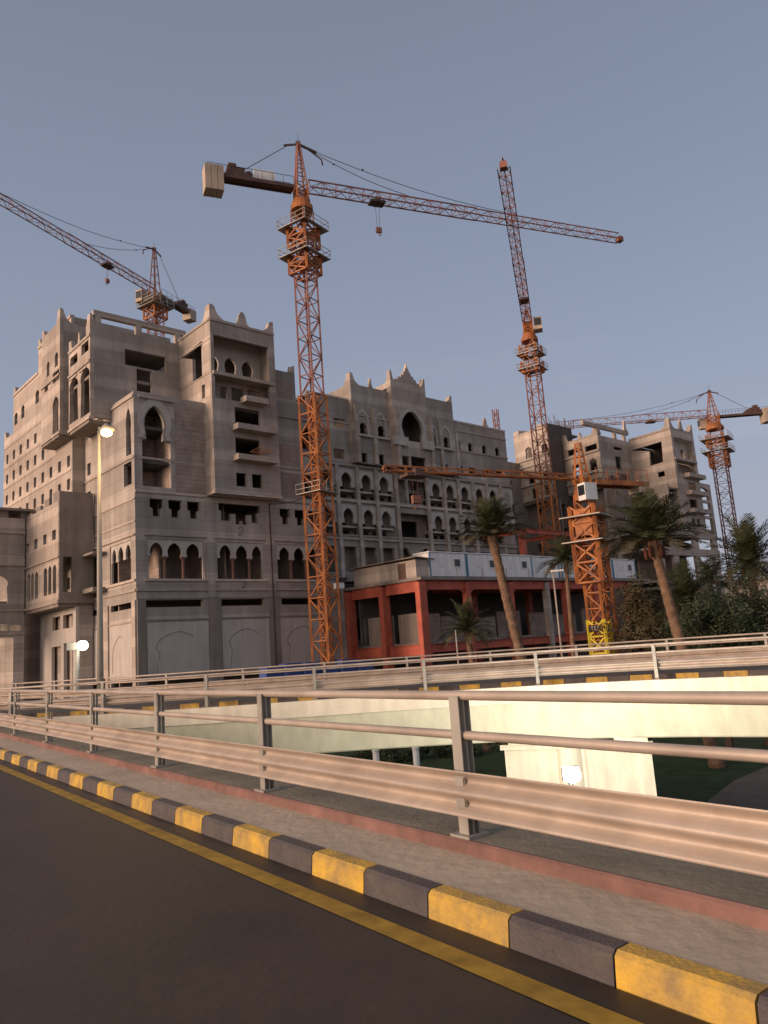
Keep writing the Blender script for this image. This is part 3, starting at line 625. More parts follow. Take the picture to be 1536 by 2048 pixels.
# --- tower ------------------------------------------------------------------------------
TB = -1.5; T0, T1, TZ0, TZ1 = 7.15, 14.5, 15.6, 32.75
def tf(x0, y0, x1, y1): return FR(TB, z3, x0, y0, x1, y1)
zt_ = lambda x, y: H.F(TB, *z3(x, y))[1]
hT = [R(T0 + .35, T1 - .75, zt_(640, 960), 31.1), tf(555, 1015, 770, 1175), tf(560, 1270, 772, 1400), tf(567, 1562, 656, 1676), tf(702, 1574, 790, 1690)]
plateF(H, TB, R(T0, T1, TZ0, TZ1), hT, .35, 'wall', 'conc', hotel)
lz = zt_(640, 745)
mb = MB(); mb.fbox(H, T0 + .1, T1 - .3, TB - .25, TB + 2.5, lz - .35, lz); mb.build('balcony', 'conc2', hotel)
ah = [ARCH(x, x + 1.35, lz + .02, lz + 1.35, lz + 2.75, .05) for x in (T0 + .75, T0 + 2.75, T0 + 4.75)]
plateF(H, TB + 2.2, R(T0 + .36, T1 - .36, lz, 32.0), ah, .25, 'arch_screen', 'plaster', hotel)
plateF(H, TB + 1.2, R(T0 + .36, T1 - .36, zt_(640, 965), lz - .36), [FR(TB + 1.2, z3, 430, 830, 490, 940), FR(TB + 1.2, z3, 525, 840, 625, 950), FR(TB + 1.2, z3, 662, 860, 765, 925)], .25, 'wall', 'block', hotel)
for (x0, y0, x1, y1) in ((600, 935, 790, 985), (530, 1165, 865, 1225), (535, 1425, 870, 1480)):
    r = tf(x0, y0, x1, y1); mb = MB(); mb.fbox(H, r[0][0], min(r[1][0], T1 + .1), TB - 1.1, TB - .002, r[0][1], r[0][1] + .55)
    mb.build('balcony', 'conc2', hotel)
r = tf(640, 1370, 800, 1440); mb = MB()
for k in range(5):
    mb.bar(H.P(r[0][0] + k * .35, TB - 1.0 + .1 * k, r[0][1] + .3), H.P(r[0][0] + 1.6 + k * .3, TB - .8, r[0][1] + 1.3 - .15 * k), .09)
mb.build('scaffold_timber', 'orange', hotel)
mb = MB(); mb.fbox(H, T0 - .12, T1 + .1, TB - .15, TB + 1.4, TZ0 - .3, TZ0 - .01); mb.build('soffit_slab', 'conc2', hotel)
tl = lambda x, y: H.L(T0, *z3(x, y))
lh = [tl(75, 600), tl(275, 430), tl(285, 745), tl(195, 790), tl(190, 590)]
lh = [(min(p[0], 4.4), p[1]) for p in lh]
plateL(H, T0, R(TB + .35, 5.4, TZ0, TZ1 - .01), [lh, R(-.15, .45, 25.0, 26.4)], .35, 'wall', 'conc2', hotel)
plateL(H, T1 - .35, R(TB + .35, 8, TZ0, TZ1), [], .35, 'wall', 'conc', hotel); plateF(H, 5.1, R(T0 + .36, T1 - .36, 24.5, TZ1), [], .3, 'wall', 'conc', hotel)
mb = MB()
for z in (32.2, 24.2, 21.3, 18.4): mb.fbox(H, T0 + .36, T1 - .36, TB + .36, 5.05, z - .3, z)
mb.build('floor_slab', 'inner', hotel)
for z in (30.6, 27.2): ledgeL(H, T0, TB, 5.3, z, .1, .05)
horn(H, T0, TB, TZ1, 2.0, 1.7); horn(H, T1, TB, TZ1, 1.7, 1.4, da=-1); bulb(H, (T0 + T1) / 2, TB, TZ1 - .2, 1.7, 1.9)
for z in (TZ1 - .25,): ledgeF(H, TB, T0, T1, z, .25, .1); ledgeL(H, T0, TB, 5.3, z, .25, .1)
# --- upper set-back block with the pergola frame ------------------------------------------
B3 = 5.0; A3 = -2.0; Z3t = 32.3
h3 = [FR(B3, z1, 960, 560, 1275, 680), FR(B3, z1, 1050, 690, 1165, 860)]
plateF(H, B3, R(A3 + .35, T0 - .01, 23.2, Z3t), h3, .35, 'wall', 'conc', hotel)
tp_ = H.F(B3, *z1(800, 300))[1]
mb = MB(); mb.fbox(H, A3 + .36, 8.0, B3, B3 + .5, tp_ + .2, tp_ + .75)
for a in (A3 + .5, 2.6, 6.8): mb.fbox(H, a, a + .6, B3 + .02, B3 + .48, Z3t, tp_ + .2)
mb.build('roof_beam', 'conc2', hotel)
Lz0 = 23.0
lb = [LR(A3, z1, 540, 580, 595, 650), LR(A3, z1, 625, 480, 680, 560), LA(A3, z1, 532, 600, 750, 850, 1090), LA(A3, z1, 618, 690, 670, 780, 1040)]
plateL(H, A3, R(B3, 10.6, Lz0, 31.3), lb, .35, 'wall', 'conc2', hotel)
plateF(H, 10.3, R(A3 + .36, T0, Lz0, 31.3), [], .3, 'wall', 'conc3', hotel)
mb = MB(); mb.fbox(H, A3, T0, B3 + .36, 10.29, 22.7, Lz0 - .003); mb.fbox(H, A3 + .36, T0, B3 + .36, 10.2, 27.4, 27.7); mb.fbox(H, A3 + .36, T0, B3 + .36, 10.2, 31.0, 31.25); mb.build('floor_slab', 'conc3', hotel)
for z, o in ((Lz0, .12), (28.6, .12), (31.15, .1)): ledgeL(H, A3, B3, 10.6, z, .25, o)
for bb in ((5.9, 7.6), (8.3, 10.2)):
    mb = MB(); mb.fbox(H, A3 - .1, A3 - .004, bb[0], bb[1], 28.25, 28.45); mb.build('ledge', 'conc2', hotel)
horn(H, A3, B3, Z3t, 1.6, .9); bulb(H, A3, 7.9, 31.3, 1.3, .8, side=True); horn(H, A3, 10.6, 31.3, 1.6, .9, db=-1)
plateL(H, A3, R(B3, 6.0, 31.3, Z3t), [], .35, 'wall', 'conc2', hotel)
horn(H, 1.0, 9.5, Z3t + .6, 2.0, 1.3)
# --- long side wing ---------------------------------------------------------------------
AM = -1.2; hm = []
B0M = 12.2
for r_, z in enumerate((25.8, 23.3, 20.75, 18.35, 15.9, 13.4, 10.9, 8.4)):
    for k in range(9):
        b = 12.95 + 2.6 * k
        if z > 22 and b < 19.8: continue
        if b > 34.4: continue
        hm.append(R(b - .42, b + .42, z - .55, z + .6))
for u0, u1, yt, yb in ((272, 300, 845, 945), (163, 188, 960, 1060), (110, 135, 1020, 1110)):
    hm.append(LA(AM, z1, u0, u1, yt, (yt + yb) / 2, yb))
mtop = [H.L(AM, *z1(x, y)) for x, y in ((330, 420), (230, 700), (110, 840))]
topM = 34.2
plateL(H, AM, [(B0M, GZ), (35.2, GZ), (35.2, 28.6), (31.6, 28.6), (31.6, 33.4), (22.5, 33.4), (22.5, 36.3), (B0M, 36.3)], hm, .35, 'wall', 'conc2', hotel)
plateF(H, B0M - .35 + .0, R(AM, 8, GZ, 24.2), [], .34, 'wall', 'conc', hotel)
plateF(H, B0M + .36, R(AM + .36, 10, 24.2, 36.3), [], .34, 'wall', 'conc', hotel)
plateF(H, 34.8, R(AM + .36, 8, GZ, 28.6), [], .34, 'wall', 'conc', hotel)
mb = MB()
for z in (27.0, 24.6, 22.1, 19.6, 17.2, 14.7, 12.2, 9.7, 7.2, 4, 0): mb.fbox(H, AM + .36, 8, B0M + .75, 34.7, z - .25, z)
mb.build('floor_slab', 'inner', hotel)
mb = MB(); mb.fbox(H, AM + .36, 10, B0M + .75, 31.5, 32.8, 33.1); mb.fbox(H, AM + .36, 10, 31.6, 34.7, 28.2, 28.5); mb.build('roof_slab', 'conc3', hotel)
mb = MB(); mb.fbox(H, 2.5, 2.7, B0M + .8, 34.6, GZ, 32); mb.build('partition', 'inner', hotel)
for z in (27.2, 24.65, 22.15, 19.7, 17.2, 14.75, 12.2): ledgeL(H, AM, 18.0 if z > 22 else B0M, 35.1, z, .16, .05)
ledgeL(H, AM, 22.5, 31.6, 33.1, .3, .12); ledgeL(H, AM, B0M, 22.5, 36.0, .3, .12)
for bb, zz in ((31.6, 33.4), (22.5, 36.3), (35.2, 28.6)): horn(H, AM, bb, zz, 1.2, .8, db=-1)
# projecting bay 2 of the side wing
A5 = -2.6; b5 = (11.4, 16.9)
l5 = [LR(A5, z1, 342, 790, 385, 850), LR(A5, z1, 405, 700, 455, 780), LA(A5, z1, 340, 384, 965, 1060, 1270), LA(A5, z1, 402, 450, 895, 990, 1200), LA(A5, z1, 358, 380, 625, 680, 740), LA(A5, z1, 420, 446, 555, 610, 665)]
bz0 = H.L(A5, *z1(455, 1180))[1]
plateL(H, A5, R(b5[0], b5[1], bz0, 35.0), [h_ for h_ in l5], .35, 'wall', 'conc2', hotel)
plateF(H, b5[0] + .0, R(A5 + .36, AM + .4, bz0, 35.0), [], .3, 'wall', 'conc', hotel); plateF(H, b5[0] - .02, R(AM + .4, 8, 24.6, 34.8), [], .3, 'wall', 'conc', hotel)
mb = MB(); mb.fbox(H, A5, AM + .3, b5[0] + .31, b5[1], bz0 - .25, bz0 - .003); mb.fbox(H, A5 + .36, AM, b5[0] + .31, b5[1], 34.3, 34.6); mb.build('floor_slab', 'conc3', hotel)
ledgeL(H, A5, b5[0], b5[1], bz0 + .02, .25, .12); ledgeL(H, A5, b5[0], b5[1], bz0 + 6.1, .2, .12)
horn(H, A5, b5[0], 35.0, 1.9, 1.1); horn(H, A5, b5[1], 35.0, 1.0, .8, db=-1)
# --- annex wings low on the left -----------------------------------------------------------
AX = 9.2; a6 = H.F(AX, *z2(455, 700))[0]
bz = lambda x, y: H.L(a6, *z2(x, y))
a_lo, a_hi = bz(440, 1180)[1], bz(440, 300)[1]
b7 = bz(190, 900)[0]
l6 = [LR(a6, z2, 400, 615, 428, 690), LR(a6, z2, 332, 650, 356, 725), LR(a6, z2, 262, 685, 287, 762), LR(a6, z2, 200, 720, 222, 790)]
l6 += [LA(a6, z2, 335, 362, 905, 960, 1120), LA(a6, z2, 370, 395, 890, 950, 1110), LA(a6, z2, 405, 432, 880, 940, 1100), LA(a6, z2, 208, 232, 950, 1000, 1165), LA(a6, z2, 238, 260, 945, 995, 1150), LA(a6, z2, 268, 292, 935, 985, 1140)]
plateL(H, a6, R(AX, b7, a_lo, a_hi - 1.2), l6, .3, 'wall', 'conc2', hotel)
zt6 = H.F(AX, *z2(550, 320))[1]
plateF(H, AX - .01, R(a6, -.15, a_lo, zt6), [FR(AX, z2, 485, 820, 555, 1090)], .3, 'wall', 'conc3', hotel)
mb = MB(); mb.fbox(H, a6, -.2, AX + .3, b7, a_lo - .3, a_lo - .003); mb.fbox(H, a6 + .31, AM, AX + .3, b7, a_hi - 2.2, a_hi - 1.9)
for k in range(4): mb.fbox(H, a6, a6 + .3, AX + .31 + k * (b7 - AX) / 4, AX + .31 + (k + .55) * (b7 - AX) / 4, a_hi - 1.2, a_hi - .2 - .25 * k)
mb.build('floor_slab', 'conc3', hotel)
ledgeL(H, a6, AX, b7, bz(330, 870)[1], .15, .14); ledgeL(H, a6, AX, b7, a_lo + .02, .3, .15)
# lower storeys beneath the annex (set back)
lo_a = a6 + 1.6
l7 = [R(AX + 4.2, AX + 6.8, -3.6, 2.4), R(AX + 1.0, AX + 3.6, -.6 + 4.6, 5.3), R(AX + 4.4, AX + 6.6, 4.0, 5.3), R(AX + .9, AX + 3.4, -3.6, 2.6)]
plateL(H, lo_a, R(AX + .2, b7, GZ, a_lo - .31), l7, .3, 'wall', 'plaster', hotel)
plateF(H, AX + .21, R(lo_a + .31, -.15, GZ, a_lo - .31), [], .3, 'wall', 'conc', hotel)
# farthest low block with a roof slab
AZ9 = b7 - .5
zz = lambda x, y: H.F(AZ9, *z2(x, y))
xr = zz(190, 900)[0]; hh = [FA(AZ9, z2, -40, 60, 965, 1050, 1180), FR(AZ9, z2, 10, 1335, 60, 1385), FR(AZ9, z2, 70, 1340, 165, 1385), FR(AZ9, z2, 30, 1080, 110, 1180)][0:1] + [FR(AZ9, z2, 75, 1340, 165, 1388), FR(AZ9, z2, 5, 1335, 60, 1388), R(xr - 14, xr - 1.0, -6.5, zz(60, 1440)[1])]
zt9 = zz(60, 520)[1]
plateF(H, AZ9, R(xr - 16, xr, GZ, zt9), hh, .35, 'wall', 'conc', hotel)
mb = MB(); mb.fbox(H, xr - 16, xr - .1, AZ9 + .36, AZ9 + 9, zt9 - .6, zt9 - .3); mb.fbox(H, xr - 16, xr - .1, AZ9 + .36, AZ9 + 9, 7, 7.3)
z9 = zz(150, 455)[1]; mb.fbox(H, xr - 16, xr + 1.6, AZ9 - .5, AZ9 + 6, z9 - .25, z9); mb.fbox(H, xr - 2.6, xr - 1.6, AZ9 + .1, AZ9 + .9, zt9, z9 - .25); mb.fbox(H, xr - .4, xr + .3, AZ9 + .1, AZ9 + .9, zt9, z9 - .25)
mb.build('roof_slab', 'conc3', hotel)
for yy in (640, 890, 1240, 1420): ledgeF(H, AZ9, xr - 16, xr, zz(60, yy)[1], .2, .15)
plateL(H, xr - .3, R(AZ9 + .36, AZ9 + 9, GZ, zt9), [], .3, 'wall', 'conc', hotel)

# ------------------------------------------------------------------ central wing
BC = 6.0
def ca(x, b=BC, y=1000): return H.F(b, *z5(x, y))[0]
def cz(y, b=BC, x=300): return H.F(b, *z5(x, y))[1]
aL, aP1, aP2, aP2r, aP1r, aR = ca(120, BC, 500), ca(395, BC - .8, 300), ca(655, BC - 1.6, 300), ca(882, BC - 1.6, 400), ca(1047, BC - .8, 400), ca(1388, BC, 600)
zc = lambda x, y, b=BC: H.F(b, *z5(x, y))[1]
R1, R2, R3 = 22.0, 17.6, 13.0     # floor levels of the three arcaded rows
zLt = zc(280, 238); 
# upper walls
hU = [FR(BC, z5, 280, 375, 350, 432), FR(BC, z5, 280, 570, 350, 632)]
hU += [FA(BC, z5, x - 15, x + 15, y0, y0 + 35, y1) for x, y0, y1 in ((1077, 510, 580), (1155, 530, 595), (1245, 545, 608), (1328, 558, 618))]
hU += [FR(BC, z5, x - 20, y0, x + 20, y1) for x, y0, y1 in ((1088, 678, 735), (1167, 690, 740), (1252, 703, 740), (1336, 712, 742))]
zR_ = zc(1200, 415)
hUl = [h_ for h_ in hU if h_[0][0] < aP1]; hUr = [h_ for h_ in hU if h_[0][0] > aP1r - 1.5]
plateF(H, BC, R(aL, aP1 + .3, R1 + .3, zLt + .2), hUl, .35, 'wall', 'conc', hotel)
plateF(H, BC, R(min(aP1r - .2, min(h_[0][0] for h_ in hUr) - .4), aR, R1 + .3, zR_), hUr, .35, 'wall', 'conc', hotel)
# pavilion pair and the tall centre with its horseshoe arch
b1, b2_ = BC - .8, BC - 1.6
zP1 = zc(500, 150, b1); zP1r = zc(960, 258, b1); zP2 = zc(760, 125, b2_)
h1 = [FA(b1, z5, x - 24, x + 24, y0, y0 + 45, y1) for x, y0, y1 in ((470, 400, 476), (585, 420, 492))]
h1 += [FR(b1, z5, 445, 595, 495, 655), FR(b1, z5, 560, 605, 605, 670)]
plateF(H, b1, R(aP1, aP2 + .4, R1 + .3, zP1 - .5), h1, .35, 'wall', 'conc', hotel)
h1r = [FA(b1, z5, x - 19, x + 19, y0, y0 + 40, y1) for x, y0, y1 in ((914, 475, 552), (1003, 492, 566))] + [FR(b1, z5, 982, 665, 1012, 722)]
plateF(H, b1, R(aP2r - .3, aP1r, R1 + .3, zP1r), h1r, .35, 'wall', 'conc', hotel)
cxa = ca(780, b2_, 430); hw = (ca(848, b2_, 430) - ca(714, b2_, 430)) / 2
zb_, zt2 = zc(780, 520, b2_), zc(775, 332, b2_)
zq_ = zt2 - hw * 1.16
big = [(cxa + 1.9 * (-1), zb_)] + [(cxa + hw * cos(t) * (1.0), zq_ + hw * 1.0 * sin(t) + (hw * .16 * max(0, sin(t) - .75) / .25)) for t in [pi + .5 - i * (pi + 1.0) / 20 for i in range(21)]] + [(cxa + 1.9, zb_)]
big = [(cxa - hw * .84, zb_)] + big[1:-1] + [(cxa + hw * .84, zb_)]
wopen = FR(b2_, z5, 695, 612, 765, 672), FR(b2_, z5, 776, 622, 870, 690)
plateF(H, b2_, R(aP2, aP2r, R1 + .3, zP2 - .8), [big, wopen[0], wopen[1]], .35, 'wall', 'conc2', hotel)
# moulded surround of the great arch
ring = [(cxa - hw * 1.3, zb_ - .1)] + [(cxa + hw * 1.28 * cos(t), zq_ + hw * 1.36 * sin(t)) for t in [pi + .3 - i * (pi + .6) / 20 for i in range(21)]] + [(cxa + hw * 1.3, zb_ - .1), (cxa + hw * .84, zb_ - .1)] + big[::-1][1:-1] + [(cxa - hw * .84, zb_ - .1)]
mb = MB(); sheet(mb, ring, [], lambda s, z: H.P(s, b2_ - .12, z), Vector((H.el.x, H.el.y, 0)) * .12); mb.build('arch_surround', 'plaster', hotel, recalc=False)
for x0, x1, yy in ((652, 740, 490), (835, 905, 520)): 
    mb = MB(); mb.fbox(H, ca(x0, b2_, yy), ca(x1, b2_, yy), b2_ - .5, b2_ - .13, zb_ - .9, zb_ + .25); mb.build('ledge', 'plaster', hotel)
plateF(H, b2_ + 3.2, R(aP2 + .31, aP2r - .31, R1, zP2 - .9), [], .2, 'wall', 'inner', hotel)  # dark plate added so the great arch reads as shaded
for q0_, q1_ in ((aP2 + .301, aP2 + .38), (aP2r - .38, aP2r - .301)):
    mb = MB(); mb.fbox(H, q0_, q1_, b2_ + .36, b2_ + 3.19, R1 + .3, zP2 - .82); mb.build('shade_lining', 'inner', hotel)  # added dark sheets, painted shade over the cheeks inside the arch
# stepped gable
am = (aP2 + aP2r) / 2; W2 = aP2r - aP2; g = []
steps = [(0, 0), (.14, .35), (.24, .75), (.32, 1.15), (.40, 1.6), (.455, 2.1), (.5, 2.75)]
zg = zP2 - .8; L_ = [(aP2 + .3, zg)]
for i in range(1, len(steps)):
    x = aP2 + .3 + (W2 - .6) * steps[i][0]; L_ += [(x - .12, zg + steps[i - 1][1] + .25), (x, zg + steps[i][1] + .25), (x + .16, zg + steps[i][1] - .1)]
L_[-1] = (am, zg + 2.75)
g = L_ + [(2 * am - x, z) for x, z in L_[:-1][::-1]]
mb = MB(); sheet(mb, g, [], lambda s, z: H.P(s, b2_ + .02, z), Vector((H.el.x, H.el.y, 0)) * .4); mb.build('gable', 'conc2', hotel, recalc=False)
horn(H, aP2, b2_, zg, 2.1, .8, root=hotel); horn(H, aP2r, b2_, zg, 1.9, .8, da=-1); horn(H, aP1, b1, zP1 - .5, 2.0, 1.4); bulb(H, (aP1 + aP2) / 2 + .3, b1, zP1 - .6, 1.4, .7); horn(H, aP1r, b1, zP1r, 1.4, 1.1, da=-1); bulb(H, ca(1250, BC, 400), BC, zR_, 1.4, 1.1)
for q0, q1, q2, qz in ((aP1 + .31, aP2 - .01, b1 + .36, zP1 - 1.2), (aP2 + .31, aP2r - .31, b2_ + .36, zg - .6), (aP2r + .01, aP1r - .31, b1 + .36, zP1r - .9)):
    mb = MB(); mb.fbox(H, q0, q1, q2, b1 + 11.9, qz - .25, qz); mb.build('roof_slab', 'conc3', hotel)
plateF(H, b1 + 11.95, R(aP1, aP1r, R1, zP1r - .95), [], .3, 'wall', 'inner', hotel); plateF(H, b1 + 11.95, R(aP1, aP2r, zP1r - .94, zg - .3), [], .3, 'wall', 'inner', hotel)
# side cheeks of the projecting parts, roofs
plateL(H, aP1, R(b1 + .35, b1 + 12, R1 + .3, zP1 - .5), [], .3, 'wall', 'conc2', hotel); plateL(H, aP2, R(b2_ + .35, b1 + 12, zP1 - .1, zg), [], .3, 'wall', 'conc2', hotel)
plateL(H, aP2, R(b2_ + .35, b1 - .01, R1, zP1 - .12), [], .3, 'wall', 'conc2', hotel)
plateL(H, aP2r - .3, R(b2_ + .35, b1 + 12, R1, zg), [], .3, 'wall', 'conc', hotel); plateL(H, aP1r - .3, R(b1 + .35, b1 + 12, R1, zP1r), [], .3, 'wall', 'conc', hotel)
mb = MB(); mb.fbox(H, aL, aP1, BC + .36, BC + 12, zLt - .5, zLt - .2); mb.fbox(H, aP1r, aR - .31, BC + .36, BC + 12, zR_ - .8, zR_ - .5); mb.build('roof_slab', 'conc3', hotel)
plateL(H, aR - .3, R(BC + .36, BC + 13, GZ, zR_), [], .3, 'wall', 'conc', hotel)
for a0, a1, b, z in ((aL, aP1, BC, zLt - .1), (aP1r, aR, BC, zR_ - .3), (aP1r, aR, BC, zR_ - 1.6), (aP1, aP2, b1, zP1 - 4.5), (aP1r, aR, BC, R1 + 4.2), (aL, aP1, BC, R1 + 5.2)): ledgeF(H, b, a0 + .02, a1 - .02, z, .2, .12)
# pilaster strips in the upper part
for x, b in ((432, b1), (543, b1), (965, b1), (1062, BC), (690, b2_), (905, b2_)):
    a = ca(x, b, 560); mb = MB(); mb.fbox(H, a - .28, a + .28, b - .35, b - .004, R1 + .3, R1 + 7.6); mb.build('pilaster', 'conc2', hotel)
for x, y in ((470, 482), (585, 500), (914, 556), (1003, 570)):
    a = ca(x, b1, y); mb = MB(); mb.fbox(H, a - 1.15, a + 1.15, b1 - .5, b1 - .004, zc(x, y, b1) - .25, zc(x, y, b1)); mb.build('balcony', 'plaster', hotel)
    arch_frame(H, b1, a - .75, a + .75, zc(x, y, b1), zc(x, y, b1) + 1.2, zc(x, y, b1) + 3.0, .25, .08)
# arcaded rows
cells = [245, 365, 492, 605]; cellsR = [935, 1025, 1118, 1210, 1297, 1383]
colx = [ca(x, BC, 850) for x in cells]; colr = [ca(x, BC, 850) for x in cellsR]
pit = 3.9
hA = []; cent = []
for c in [colx[1] - (colx[2] - colx[1]), *colx[1:], *colr]: cent.append(c)
gap = min(cent[i + 1] - cent[i] for i in range(1, 3)); hwc = 1.42
zbot = 8.2
for c in cent:
    hwi = hwc if c < colr[0] - 1 else 1.3
    for z in (R1, R2): hA.append(R(c - hwi, c + hwi, z - 4.05, z - .45))
    hA.append(R(c - .95, c + .95, 9.0, R3 - .9))
amid0, amid1 = cent[3] + 1.9, cent[4] - 1.8
cm = (amid0 + amid1) / 2
hA += [ARCH(cm - 2.6, cm - .9, 9.0, 10.6, 12.3, .05), ARCH(cm + .9, cm + 2.6, 9.0, 10.6, 12.3, .05)]
hA += [R(cm - 3.1, cm + 3.2, R2 - 4.0, R2 - .9), R(cm - 3.1, cm - .9, R1 - 4.0, R1 - .9), R(cm - .5, cm + 3.2, R1 - 4.0, R1 - .9)]
plateF(H, BC, R(aL, aR, zbot, R1 + .3), hA, .4, 'wall', 'conc', hotel)
plateF(H, BC + .45, R(aL, aR - .35, GZ, zbot - .3), [R(c - 1.3, c + 1.3, 1.2, 6.8) for c in cent] + [R(c - 1.3, c + 1.3, -5.5, -.5) for c in cent], .3, 'wall', 'conc3', hotel)
ih = []
for c in cent:
    hwi = hwc if c < colr[0] - 1 else 1.3
    for z in (R1, R2):
        x0, x1 = c - hwi + .003, c + hwi - .003; zi = z - 2.55; aw = .78
        out_ = [(x0, zi - .12), (x0, z - .452), (x1, z - .452), (x1, zi - .12), (c + aw - .1, zi - .12)] + arc_pts(c - aw, c + aw, zi + .3, z - .85, hs=.05)[::-1] + [(c - aw + .1, zi - .12)]
        mb = MB(); sheet(mb, out_, [], lambda s, q: H.P(s, BC - .06, q), Vector((H.el.x, H.el.y, 0)) * .26); mb.build('arch_screen', 'plaster', hotel, recalc=False)
        mb = MB(); mb.fbox(H, c - hwi, c + hwi, BC + .3, BC + 1.5, zi - .62, zi - .4); mb.build('balcony', 'plaster', hotel)
        ih.append(R(c - 1.15, c + 1.15, z - 3.95, zi - .75))
        ih.append(R(c - .8, c + .8, zi - .2, z - .9))
plateF(H, BC + 1.5, R(aL, aR - .35, zbot, R1 + .2), ih + [R(cm - 2.2, cm + 2.0, R2 - 3.8, R2 - 1.6), R(cm - 2.8, cm - 1.2, R1 - 3.6, R1 - 1.2), R(cm + .2, cm + 2.6, R1 - 3.6, R1 - 2.2), R(cm, cm + 1.0, R1 - 1.8, R1 - .95), R(cm + 1.5, cm + 2.5, R1 - 1.8, R1 - .95)], .25, 'wall', 'block', hotel)
for z in (R1, R2, R3):
    ledgeF(H, BC, aL, aR, z - .12, .26, .28); ledgeF(H, BC, aL, aR, z - 4.25, .16, .12, 'conc')
seps = [(cent[i] + cent[i + 1]) / 2 for i in range(3)] + [amid0, amid1] + [(cent[i] + cent[i + 1]) / 2 for i in range(4, len(cent) - 1)]
for a in seps:
    mb = MB(); mb.fbox(H, a - .26, a + .26, BC - .32, BC - .004, zbot, R1 - .13); mb.build('pilaster', 'conc2', hotel)
mb = MB()
for z in (R1 + .2, R2 - .1, R3 - .1, 8.1, 4, 0): mb.fbox(H, aL, aR - .35, BC + .42 if z > 8.2 else BC + .8, BC + 12, z - .25, z)
mb.build('floor_slab', 'inner', hotel)
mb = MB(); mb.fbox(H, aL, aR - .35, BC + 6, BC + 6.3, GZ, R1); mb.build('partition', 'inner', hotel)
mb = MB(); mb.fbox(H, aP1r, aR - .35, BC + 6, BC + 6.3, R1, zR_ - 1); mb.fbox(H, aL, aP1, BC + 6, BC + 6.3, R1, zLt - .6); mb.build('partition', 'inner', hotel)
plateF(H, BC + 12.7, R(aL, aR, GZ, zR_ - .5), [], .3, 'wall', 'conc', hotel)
mb = MB(); mb.fbox(H, aL + 2, aL + 9, BC - 3.0, BC - .4, 7.6, 8.15); mb.build('canopy', 'conc3', hotel)
# far background block joining the wings, and starter bars
plateF(H, BC + 9, R(aR + .1, aR + 30, GZ, zR_ - 1.5), [R(aR + 1.5 + 3 * i, aR + 3 + 3 * i, z, z + 1.8) for i in range(4) for z in (4, 8, 12, 16, 20, 24)], .4, 'wall', 'conc3', hotel)
plateF(H, BC + 13, R(aR + .1, aR + 30, GZ, zR_ - 1.9), [], .4, 'wall', 'conc3', hotel)

# ------------------------------------------------------------------ right wing
c1 = at(1374, 1100, 128); G = Frame((c1.x, c1.y), 48, -37)
def gF(b, x, y): return G.F(b, *z6(x, y))
def gL(a, x, y): return G.L(a, *z6(x, y))
def GR(b, x0, y0, x1, y1):
    ym = (y0 + y1) / 2; xm = (x0 + x1) / 2
    return R(gF(b, x0, ym)[0], gF(b, x1, ym)[0], gF(b, xm, y1)[1], gF(b, xm, y0)[1])
gT1 = gF(0, 1118, 400)[0]; gz1 = gF(0, 1010, 278)[1]; gz0 = gF(0, 1030, 850)[1]
ab = 1.2
hG = [R(.7, gT1 - .5, gF(0, 1060, 385)[1] + .01, gz1 - 1.6)] + [GR(0, 1080, 590, 1122, 640), GR(0, 1090, 685, 1135, 745), GR(0, 1103, 795, 1122, 840), GR(0, 1132, 797, 1150, 842)]
hG = [R(.7, gT1 - .5, gF(0, 1085, 545)[1], gz1 - 1.6)] + hG[1:]
plateF(G, 0, R(0, gT1, gz0, gz1), hG, .35, 'wall', 'conc2', hotel)
zs = gF(ab, 1085, 478)[1]
plateF(G, ab, R(.36, gT1 - .36, zs, gz1 - .5), [FA(ab, z6, x - 12, x + 12, 398, 420, 455, fr=G) for x in (1047, 1075, 1103)], .25, 'arch_screen', 'plaster', hotel)
mb = MB(); mb.fbox(G, .1, gT1 - .2, -.2, ab, zs - .35, zs - .01); mb.build('balcony', 'conc2', hotel)
plateF(G, ab + .3, R(.36, gT1 - .36, gF(0, 1085, 550)[1], zs - .36), [R(1.2, 3.6, gF(0, 1085, 540)[1], zs - 1.0)], .2, 'wall', 'block', hotel)
for y in (560, 655, 755): 
    z = gF(0, 1110, y)[1]; mb = MB(); mb.fbox(G, 2.2, gT1 + .3, -1.1, -.002, z - .3, z + .35); mb.build('balcony', 'conc2', hotel)
mb = MB(); mb.fbox(G, -.2, gT1 + .2, -.5, 2, gz0 - .35, gz0 - .01); mb.build('soffit_slab', 'conc2', hotel)
b3 = gL(0, 742, 380)[0]; zz3 = gz1
o_ = [gL(0, 748, 405), gL(0, 925, 352), gL(0, 935, 470), gL(0, 862, 492), gL(0, 855, 408)]
o_ = [(max(.9, p[0]), p[1]) for p in o_]
hs3 = [[o_[0], o_[1], o_[2], o_[3], o_[4]], LR(0, z6, 905, 525, 945, 555, G)]
lo3 = gL(0, 900, 640)[1]
plateL(G, 0, R(.36, b3, gz0, gz1), hs3, .35, 'wall', 'conc2', hotel)
plateL(G, gT1 - .35, R(.36, b3, gz0, gz1), [], .35, 'wall', 'conc', hotel); plateF(G, b3, R(.36, gT1 + 4, gz0, gz1 - 1), [], .35, 'wall', 'conc', hotel)
mb = MB()
for z in (gz1 - .7, zs - 1.2, zs - 5, zs - 9): mb.fbox(G, .36, gT1 - .36, ab + .6, b3 - .1, z - .3, z)
mb.build('floor_slab', 'inner', hotel)
horn(G, 0, 0, gz1, 2.1, 1.4); horn(G, gT1, 0, gz1, 1.9, 1.2, da=-1); bulb(G, gT1 / 2, 0, gz1 - .2, 2.0, 1.6); ledgeL(G, 0, 0, b3, gz1 - .3, .28, .12)
